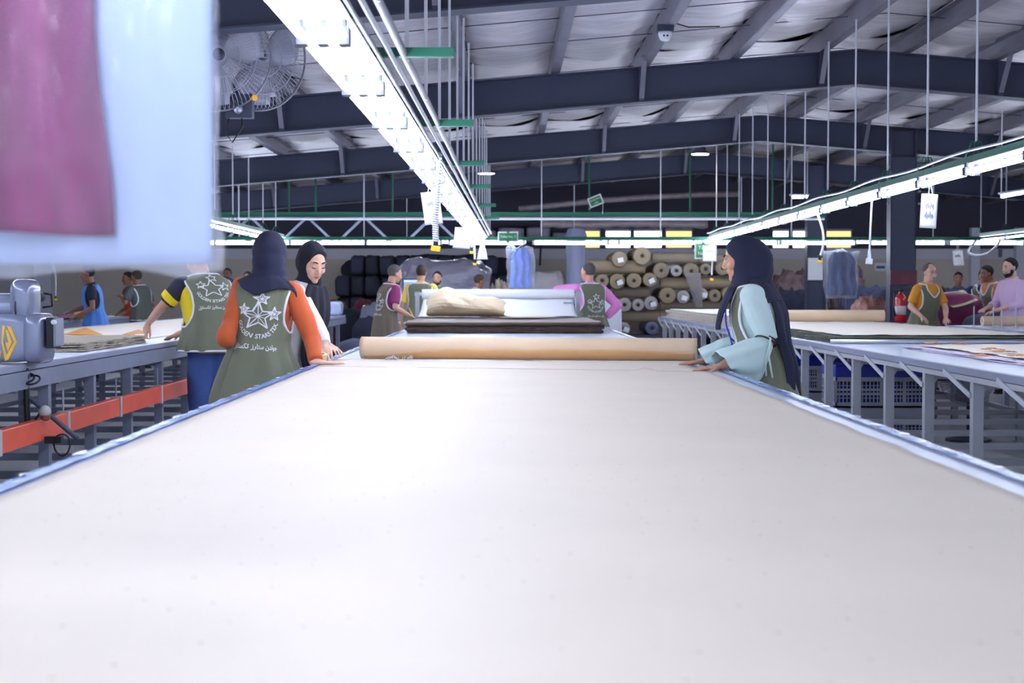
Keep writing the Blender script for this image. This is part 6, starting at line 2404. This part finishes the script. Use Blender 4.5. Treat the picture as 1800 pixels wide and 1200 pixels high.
# ------------------------------------------------------------------ garment bag close to the camera
BY = 2.2
root = thing('garment_bag', 'large clear bag with magenta garment hanging close to the camera', 'garment bag', (-0.70, BY, 1.36))
pL, pR = at(-300, 300, BY).x, at(391, 300, BY).x
zbot, ztop_ = at(0, 481, BY).z, 2.14
m_bagfilm = film('thick_bag_film', (232, 238, 255), 0.78, 0.14, 0.55)
for nm, s in (('bag_front', -1), ('bag_back', 1)):
    b = MB()

    def fn(u, v, s=s):
        x = pL + (pR - pL) * u
        cr = 0.012 * smoothstep(0.9, 1.0, u) * (1 if v < 0.03 else 0)
        bul = 0.03 * (1 - abs(2 * u - 1) ** 4) * (0.3 + 0.7 * min(1, v * 5))
        z = zbot + (ztop_ - zbot) * v + 0.006 * nz(u * 6, 3) + cr + 0.006 * math.sin(u * 11)
        return (x + 0.004 * nz(v * 7, 1.0) - (0.006 if v > 0.1 and u > 0.99 else 0), BY + s * (bul + 0.004) + (0.010 * nz(u * 11, v * 3.5, s) + 0.006 * nz(u * 26 + 3 * v, v * 5, s * 3)) * min(1, 6 * (1 - u) + 0.15) * (0.4 + 0.6 * min(1, v * 4)), z)
    b.grid(fn, 90, 60)
    b.build(nm, m_bagfilm, root, smooth=True)
b = MB()
b.grid(lambda u, v: (pL + 0.01 + (pR - pL - 0.025) * u, BY + 0.012 * (1 - abs(2 * u - 1) ** 4) * (0.3 + 0.7 * min(1, v * 5)), zbot + 0.014 + (ztop_ - 0.04 - zbot) * v), 40, 30)
b.build('white_insert', mat('white_foam_sheet', (182, 200, 238), 0.7), root, smooth=True, solid=0.002)
b = MB()
gx1 = lambda z: at(172 + 32 * (1 - smoothstep(1.42, 1.75, z)), 300, BY).x
gz0 = at(0, 408, BY).z


def mg(u, v):
    z = gz0 + (2.05 - gz0) * v
    x = pL + 0.02 + (gx1(z) - pL - 0.02) * u
    return (x, BY - 0.010 + 0.008 * math.sin(u * 16 + 1.5 * nz(v * 2, 1)) + 0.006 * nz(u * 7, v * 3), z + 0.006 * math.sin(u * 5))


b.grid(mg, 60, 30)
b.build('garment', mat('magenta_cloth', (122, 8, 88), 0.7, var=0.35, scale=7, stretch=(4, 1, 0.6), rgb2=None), root, smooth=True, solid=0.006)
b = MB()
xm = (pL + pR) / 2
b.tube([(xm - 0.2, BY, 2.07), (xm, BY, 2.13), (xm + 0.2, BY, 2.07)], 0.007, 6)
b.tube([(xm, BY, 2.13), (xm + 0.05, BY, 2.2), (XM(BY) + 0.0, BY, LZ + 0.09)], 0.004, 6)
b.build('hanger', M_ALU, root)

# ------------------------------------------------------------------ end-cutter motor on the slate table
MY = 8.25
A = lambda px, py, dy=0.0: at(px, py, MY + dy)
root = thing('cutting_machine', 'grey end cutter motor with yellow diamond badge on the slate table edge', 'machine', (-2.6, MY, 0.93))
m_mg = mat('grey_machine_enamel', (128, 134, 160), 0.25, 0.25, coat=0.4)


def round_block(name, c, s, m, parent, p=6, n=26, rot=None, seed=0):
    b = MB()

    def fn(u, v):
        th = 2 * math.pi * u
        ph = math.pi * (v - 0.5)
        f = lambda t: math.copysign(abs(t) ** (2 / p), t)
        d = Vector((f(math.cos(ph)) * f(math.cos(th)) * s[0] / 2, f(math.cos(ph)) * f(math.sin(th)) * s[1] / 2, f(math.sin(ph)) * s[2] / 2))
        if rot:
            d = rot @ d
        return Vector(c) + d
    b.grid(fn, 2 * n, n, cu=True)
    return b.build(name, m, parent, smooth=True)


lo, hi = A(-136, 639), A(68, 549)
cxm, czm = (lo.x + hi.x) / 2, (lo.z + hi.z) / 2
h_m = hi.z - lo.z
w_m = hi.x - lo.x
round_block('housing', (cxm, MY + 0.13, czm), (w_m * 0.86, 0.26, h_m * 0.97), m_mg, root, 7)
round_block('end_cap', (A(50, 0).x, MY + 0.13, czm - 0.005), (0.115, 0.275, h_m * 1.0), m_mg, root, 5)
b = MB()
b.lathe([(0.03, 0), (0.078, 0.0), (0.08, 0.012), (0.08, 0.26)], (A(-60, 543).x, MY + 0.12, A(0, 541).z), (1, 0, 0), 28)
b.build('motor_barrel', m_mg, root, smooth=False)
round_block('elbow_cover', (A(27, 0).x, MY + 0.12, (A(0, 490).z + A(0, 566).z) / 2), (0.135, 0.2, A(0, 490).z - A(0, 566).z), m_mg, root, 4)
b = MB()
b.tube([(A(19, 0).x, MY + 0.12 + 0.105 * math.cos(a), A(0, 541).z + 0.09 * math.sin(a)) for a in np.linspace(0, 2 * math.pi, 28)[:-1]], 0.004, 6, closed=True)
b.build('seam', M_BLACK, root)
p, q = A(79, 612), A(96, 558)
MB().box2((p.x, MY + 0.02, p.z), (q.x - 0.012, MY + 0.16, q.z)).build('switch_plate', M_BLACK, root, bevel=0.004)
MB().box2((q.x - 0.012, MY + 0.015, p.z + 0.01), (q.x, MY + 0.17, q.z - 0.005)).build('side_plate', M_GREY_DARK, root)
b = MB()
b.lathe([(0.014, 0), (0.014, 0.02), (0.009, 0.03)], (A(88, 0).x, MY + 0.02, A(0, 566).z), (0, -1, 0), 12)
b.build('knob', M_WHITE_PVC, root)
# yellow diamond badge: bands on the front face
bd = MB()
fy = MY - 0.003
band = [[(4, 572), (9, 572), (6, 602), (14, 632), (9, 634), (3, 602)], [(12, 572), (19, 574), (30, 601), (14, 633), (12, 624), (25, 601)],
        [(10, 580), (14, 580), (21, 601), (14, 618), (10, 602), (15, 601)], [(-2, 618), (2, 616), (0, 634), (-4, 636)]]
for poly in band:
    k = len(bd.v)
    pts = [A(x, y) for x, y in poly]
    bd.v += [(pt.x, fy, pt.z) for pt in pts] + [(pt.x, fy + 0.004, pt.z) for pt in pts]
    n = len(poly)
    bd.f += [tuple(k + i for i in range(n)), tuple(k + n + i for i in range(n - 1, -1, -1))] + [(k + i, k + (i + 1) % n, k + n + (i + 1) % n, k + n + i) for i in range(n)]
bd.build('yellow_badge', mat('gold_yellow', (244, 186, 40), 0.35), root)
b = MB()
b.tube([A(46, 520, 0.1), A(56, 526, 0.1), A(61, 538, 0.1), A(62, 549, 0.12)], 0.012, 8)
b.build('hose', M_BLACK, root, smooth=True)
# bracket and cables under the edge
b = MB()
b.tube([(A(32, 0).x, MY + 0.06, A(0, 648).z), (A(34, 0).x, MY + 0.06, A(0, 744).z)], 0.017, 10)
b.build('clamp_post', M_BLACK, root)
b = MB()
b.tube([(A(38, 0).x, MY + 0.06, A(0, 700).z), (A(121, 0).x, MY + 0.1, A(0, 775).z)], 0.014, 10)
b.build('slanted_arm', M_STEEL_DARK, root)
b = MB()
b.ell(A(79, 723, 0.03), (0.033, 0.033, 0.034))
b.build('clamp_ball', mat('pale_grey_knob', (196, 196, 190), 0.4), root, smooth=True)
b = MB()
b.lathe([(0.03, 0), (0.026, -0.02), (0.012, -0.03)], A(80, 730, 0.03), (0, 0, 1), 14)
b.build('ball_cup', mat('rust_brown', (140, 84, 70), 0.5), root)
b = MB()
c0 = A(109, 782, 0.08)
b.tube([c0 + Vector((0.045 * math.cos(a), 0.01 * math.sin(a * 2), 0.06 * math.sin(a))) for a in np.linspace(0, 2 * math.pi, 22)[:-1]], 0.005, 6, closed=True)
b.build('cable_loop', M_BLACK, root, smooth=True)
c0 = A(44, 658, 0.05)
for k in range(4):
    b = MB()
    b.tube([c0 + Vector((-0.05 + 0.03 * k + 0.04 * math.cos(a), 0.015 * k * math.sin(a), 0.022 * math.sin(a) - 0.01 * k)) for a in np.linspace(0, 2 * math.pi, 18)[:-1]], 0.006, 6, closed=True)
    b.build('cable_loop', M_BLACK, root, smooth=True)
b = MB()
b.tube([A(36, 742, 0.05), A(42, 753, 0.05), A(55, 748, 0.04), A(66, 732, 0.03), A(72, 722, 0.02)], 0.006, 6)
b.build('lead', M_BLACK, root, smooth=True)
p, q = A(79, 779, 0.09), A(108, 767, 0.09)
MB().box2((p.x, p.y - 0.01, p.z), (q.x, p.y + 0.04, q.z)).build('arm_bracket', M_BLACK, root)

# second cutter on the farther table
root = thing('cutting_machine', 'dark cloth cutter standing on the farther table among papers', 'machine', (at(68, 0, 17.6).x, 17.6, 0.905))
xc_ = max(-8.1, min(-6.5, at(68, 0, 20.5).x))
yc_ = xc_ * FPX / (68 - 886)
root.location = (xc_, yc_, 0.905)
MB().box2((xc_ - 0.12, yc_ - 0.15, 0.91), (xc_ + 0.12, yc_ + 0.15, 0.93)).build('base_plate', M_ALU, root)
MB().box2((xc_ - 0.02, yc_ + 0.05, 0.93), (xc_ + 0.02, yc_ + 0.1, 1.18)).build('standard', M_GREY_DARK, root)
b = MB()
b.lathe([(0.05, -0.11), (0.085, -0.09), (0.085, 0.08), (0.05, 0.1)], (xc_, yc_, 1.25), (0, 1, 0), 18)
b.build('motor', M_STEEL_DARK, root, smooth=True)
b = MB()
b.tube([(xc_ + 0.05, yc_ + 0.05, 1.3), (xc_ + 0.16, yc_ + 0.1, 1.28), (xc_ + 0.17, yc_ + 0.1, 1.12), (xc_ + 0.04, yc_ + 0.08, 1.1)], 0.016, 8)
b.build('handle', M_BLACK, root, smooth=True)

# ------------------------------------------------------------------ monitor on its stand
YM = 23.6
p, q = at(708, 518, YM), at(736, 490, YM)
root = thing('monitor', 'flat computer monitor in front of the grey wrapped bale', 'monitor', ((p.x + q.x) / 2, YM, 0))
MB().box2((p.x, YM, p.z), (q.x, YM + 0.04, q.z)).build('bezel', M_BLACK, root, bevel=0.004)
MB().box2((p.x + 0.015, YM - 0.004, p.z + 0.02), (q.x - 0.01, YM, q.z - 0.015)).build('screen', mat('lit_screen', (150, 170, 220), 0.2, emit=(130, 160, 230), estr=0.6), root)
MB().box2((p.x + 0.015, YM - 0.0055, q.z - 0.05), (q.x - 0.01, YM - 0.004, q.z - 0.017)).build('screen_bar', mat('lit_screen_bar', (206, 216, 245), 0.2, emit=(200, 214, 250), estr=0.6), root)
xm = (p.x + q.x) / 2
MB().box2((xm - 0.02, YM + 0.04, 0.02), (xm + 0.02, YM + 0.08, p.z + 0.15)).build('pole', M_GREY_DARK, root)
MB().box2((xm - 0.25, YM - 0.1, 0), (xm + 0.25, YM + 0.3, 0.03)).build('foot', M_GREY_DARK, root)
MB().box2((xm - 0.2, YM - 0.2, 0.82), (xm + 0.2, YM + 0.2, 0.85)).build('keyboard_shelf', M_GREY_STEEL, root)

# tape roll held by the woman in the white coat
q = at(561, 634, 9.02)
b = MB()
b.lathe([(0.028, 0), (0.046, 0), (0.046, 0.05), (0.028, 0.05), (0.028, 0)], (q.x, 9.0, TZ + 0.012), (0.15, -0.2, 1), 22, closed=True)
tag(b.build('tape_roll', mat('pale_yellow_tape', (226, 212, 160), 0.4), smooth=False), 'pale yellow tape roll standing on the main table under the white sleeve', 'tape')

# ------------------------------------------------------------------ bits of the far wall
b = MB()
b.tube([(x, 29.9, at(900, 393, 29.9).z + 0.01 * math.sin(x * 3)) for x in np.linspace(at(950, 0, 29.9).x, at(1245, 0, 29.9).x, 40)], [0.09 + 0.012 * math.sin(i * 1.7) for i in range(40)], 12)
tag(b.build('duct_and_light_slit', mat('duct_and_slit_foil', (150, 138, 146), 0.5, 0.2, var=0.2, scale=6), smooth=True), 'dusty foil duct running above the far windows', 'duct', kind='structure')
b = MB()
pts = [at(912, 367, 30.2), at(1000, 358, 30.2), at(1046, 353, 30.2), at(1130, 347, 30.2), at(1230, 342, 30.2), at(1300, 341, 30.2)]
b.tube(pts, 0.06, 8)  # pinkish tube stands in for the slit of light at the roof edge
tag(b.build('duct_and_light_slit', mat('duct_and_slit_foil', (150, 138, 146)), smooth=True), 'thin pale strip imitating the light slit slanting under the gable behind the tilted sign', 'duct', kind='structure')
root = thing('wall_shelf', 'high shelf with grey wrapped boxes on the far wall', 'shelf', (at(930, 0, 32).x, 32.3, at(0, 421, 32).z))
xa, xb = at(838, 0, 31.9).x, at(1012, 0, 31.9).x
zs_ = at(0, 422, 31.9).z
MB().box2((xa, 31.7, zs_ - 0.04), (xb, 32.9, zs_)).build('board', M_STEEL_DARK, root)
for x in np.linspace(xa + 0.1, xb - 0.1, 4):
    b = MB()
    b.bar((x, 32.85, zs_ - 0.5), (x, 31.9, zs_ - 0.05), 0.04, 0.04)
    b.build('bracket', M_STEEL_DARK, root)
for i, (p0_, p1_, t_) in enumerate(((842, 872, 404), (876, 922, 399), (926, 968, 398), (972, 1006, 408))):
    x0, x1 = at(p0_, 0, 31.9).x, at(p1_, 0, 31.9).x
    soft_box('wrapped_box', ['small grey wrapped box at the window-less end of the high shelf', 'wide grey wrapped box, second on the high shelf', 'tall grey wrapped box, third on the high shelf', 'low grey wrapped box next to the yellowed window'][i], 'box',
             ((x0 + x1) / 2, 32.3, zs_), (x1 - x0, 0.7, at(0, t_, 31.9).z - zs_), mat('lavender_grey_wrap', (150, 146, 166), 0.5, var=0.15), i * 3.0, 0.03, p=8)
for (px0, py0, px1, py1, m2, lab) in ((1538, 462, 1558, 476, mat('blue_notice_print', (90, 110, 170), 0.6), 'white notice with a blue band on the far wall beside the column'),
                                      (1756, 438, 1762, 452, mat('grey_switch', (110, 110, 122), 0.5), 'small grey switch box on the far wall behind the group')):
    p, q = at(px0, py1, 32.85), at(px1, py0, 32.85)
    root = thing('wall_notice', lab, 'notice', ((p.x + q.x) / 2, 32.88, p.z))
    MB().box2((p.x, 32.86, p.z), (q.x, 32.897, q.z)).build('sheet', M_PAPER if px0 < 1700 else m2, root)
    MB().box2((p.x + 0.03, 32.855, p.z + 0.05), (q.x - 0.03, 32.86, p.z + 0.11)).build('printed_band', m2, root)

bpy.data.scenes.remove(WORK)
